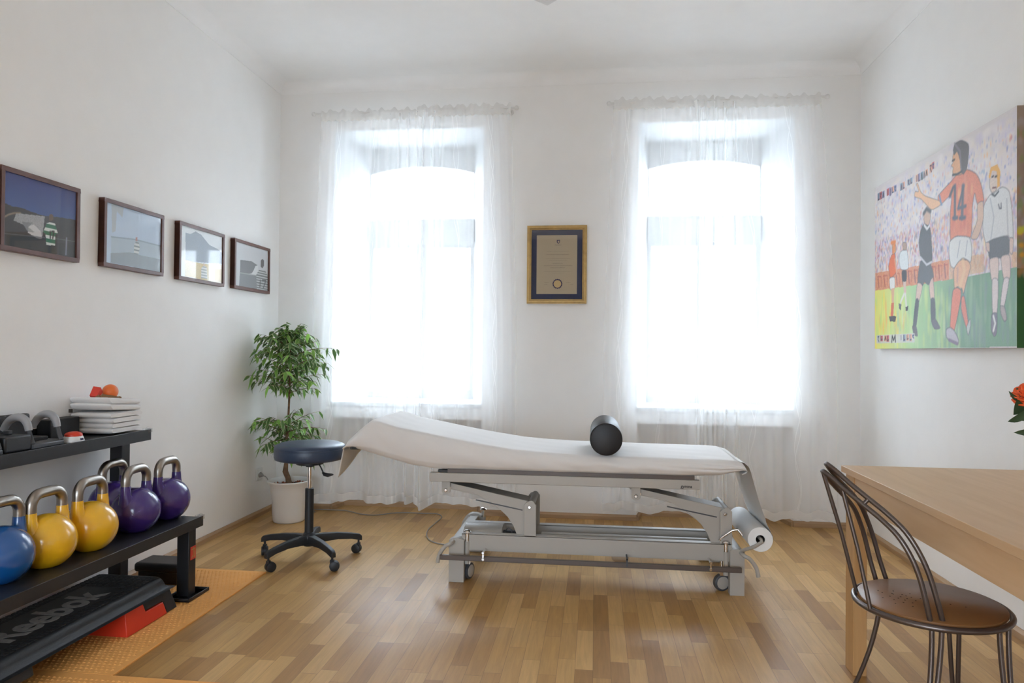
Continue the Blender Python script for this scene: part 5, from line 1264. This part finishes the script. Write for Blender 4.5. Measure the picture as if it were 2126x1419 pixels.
for (xb, yb_), k in (((.782, 2.215), 37), ((.775, 2.095), 29)):
    b = MB(); e = Vector(H2[k]); b.tube([(xb, yb_, .458), tuple(Vector((xb, yb_, .458)).lerp(e, .5)+Vector((.004, 0, .0))), tuple(e)], .0058, 10); obj('back_strut', b, CM, t)
def chair_leg(x, y, fx, fy, sp_):
    d_ = Vector((fx-x, fy-y, 0)); n_ = Vector((-d_.y, d_.x, 0)).normalized()
    if d_.length < .02: n_ = Vector((1, 0, 0))
    b = MB()
    for sg in (-1, 1):
        P_ = []
        for k in range(11):
            f_ = k/10; bow = f_**1.8; off = sp_*(1-f_)**.8*sg
            P_.append(Vector((x, y, .452))+d_*bow+n_*off+Vector((0, 0, -.446*f_)))
        b.tube(P_, .0068, 10)
    b.sphere((fx, fy, .009), .009, 12)
    obj('leg', b, CM, t)
chair_leg(.908, 2.000, .82, 1.93, .013); chair_leg(.908, 2.362, .80, 2.42, .013)
chair_leg(1.098, 2.045, 1.125, 1.985, .017); chair_leg(1.095, 2.305, 1.13, 2.36, .017)

# ------------------------------------------------------------------ ceiling light, socket and cord
t = thing('ceiling_light', 'square glass ceiling light whose corner shows at the top picture edge', 'ceiling light', (-.27, 3.42, ZC-.07))
b = MB(); s_ = .385; c_ = Vector((-.275, 3.44, 0)); rot = math.radians(45)
def sq(r_, z): return [(c_.x+r_*math.cos(rot*0+PI/2*k+PI/2), c_.y+r_*math.sin(PI/2*k+PI/2), z) for k in range(4)]
b.add(sq(s_, ZC-.066)+sq(s_, ZC-.058), [(0, 1, 2, 3), (7, 6, 5, 4)]+[(i, (i+1) % 4, 4+(i+1) % 4, 4+i) for i in range(4)]); obj('glass_plate', b, M['clear'], t, bevel=.003)
b = MB(); b.add(sq(s_-.035, ZC-.056)+sq(s_-.035, ZC-.030), [(0, 1, 2, 3), (7, 6, 5, 4)]+[(i, (i+1) % 4, 4+(i+1) % 4, 4+i) for i in range(4)]); obj('diffuser', b, M['whiteplastic'], t, bevel=.003)
b = MB(); b.add(sq(s_-.12, ZC-.030)+sq(s_-.12, ZC-.0005), [(0, 1, 2, 3), (7, 6, 5, 4)]+[(i, (i+1) % 4, 4+(i+1) % 4, 4+i) for i in range(4)]); obj('base_plate', b, M['chrome'], t)
t = thing('wall_socket', 'white wall socket low on the left wall beside the ficus pot', 'socket', (XL, 4.69, .25))
b = MB(); b.box((XL+.001, 4.648, .252), (XL+.010, 4.732, .336)); obj('cover_plate', b, M['whiteplastic'], t, bevel=.003)
b = MB(); b.tube([(XL+.010, 4.69, .294), (XL+.016, 4.69, .294)], [.022, .021], 24); obj('recess_ring', b, M['whiteplastic'], t)
t = thing('power_cord', 'grey power cord plugged in at the corner and snaking across the floor to the table', 'power cord', (-1.5, 4.4, 0))
b = MB(); b.tube([(XL+.010, 4.685, .290), (XL+.016, 4.684, .290), (XL+.030, 4.68, .288), (XL+.042, 4.675, .286)], [.019, .019, .012, .006], 16); obj('plug', b, M['cord'], t)
fl_ = [on(px, py, Z=.005) for px, py in ((650, 1056), (690, 1059), (720, 1061), (750, 1068), (780, 1070), (815, 1066), (850, 1060), (885, 1059), (910, 1064), (917, 1074), (905, 1086), (890, 1099), (886, 1112), (895, 1124), (922, 1131), (945, 1128))]
fl_[0].y = min(fl_[0].y, 4.92)
P_ = [Vector((XL+.040, 4.675, .286)), Vector((XL+.075, 4.66, .275)), Vector((XL+.088, 4.70, .20)), Vector((XL+.09, 4.76, .10)), Vector((XL+.11, 4.80, .02)), Vector((-2.12, 4.84, .005)), Vector((-1.99, 4.85, .005))]+[Vector((p.x, min(p.y, 4.93), .005)) for p in fl_]
# smooth the path (Catmull-Rom)
def cr(P_, n=6):
    o_ = []
    for i in range(len(P_)-1):
        a, b_, c, d_ = P_[max(i-1, 0)], P_[i], P_[i+1], P_[min(i+2, len(P_)-1)]
        for k in range(n):
            f_ = k/n; o_.append(.5*((2*b_)+(c-a)*f_+(2*a-5*b_+4*c-d_)*f_*f_+(3*b_-a-3*c+d_)*f_**3))
    return o_+[P_[-1]]
pts_ = cr(P_); pts_ = [Vector((p.x, p.y, max(p.z, .0042))) for p in pts_]
b = MB(); b.tube(pts_, .0036, 8); obj('cable', b, M['cord'], t)
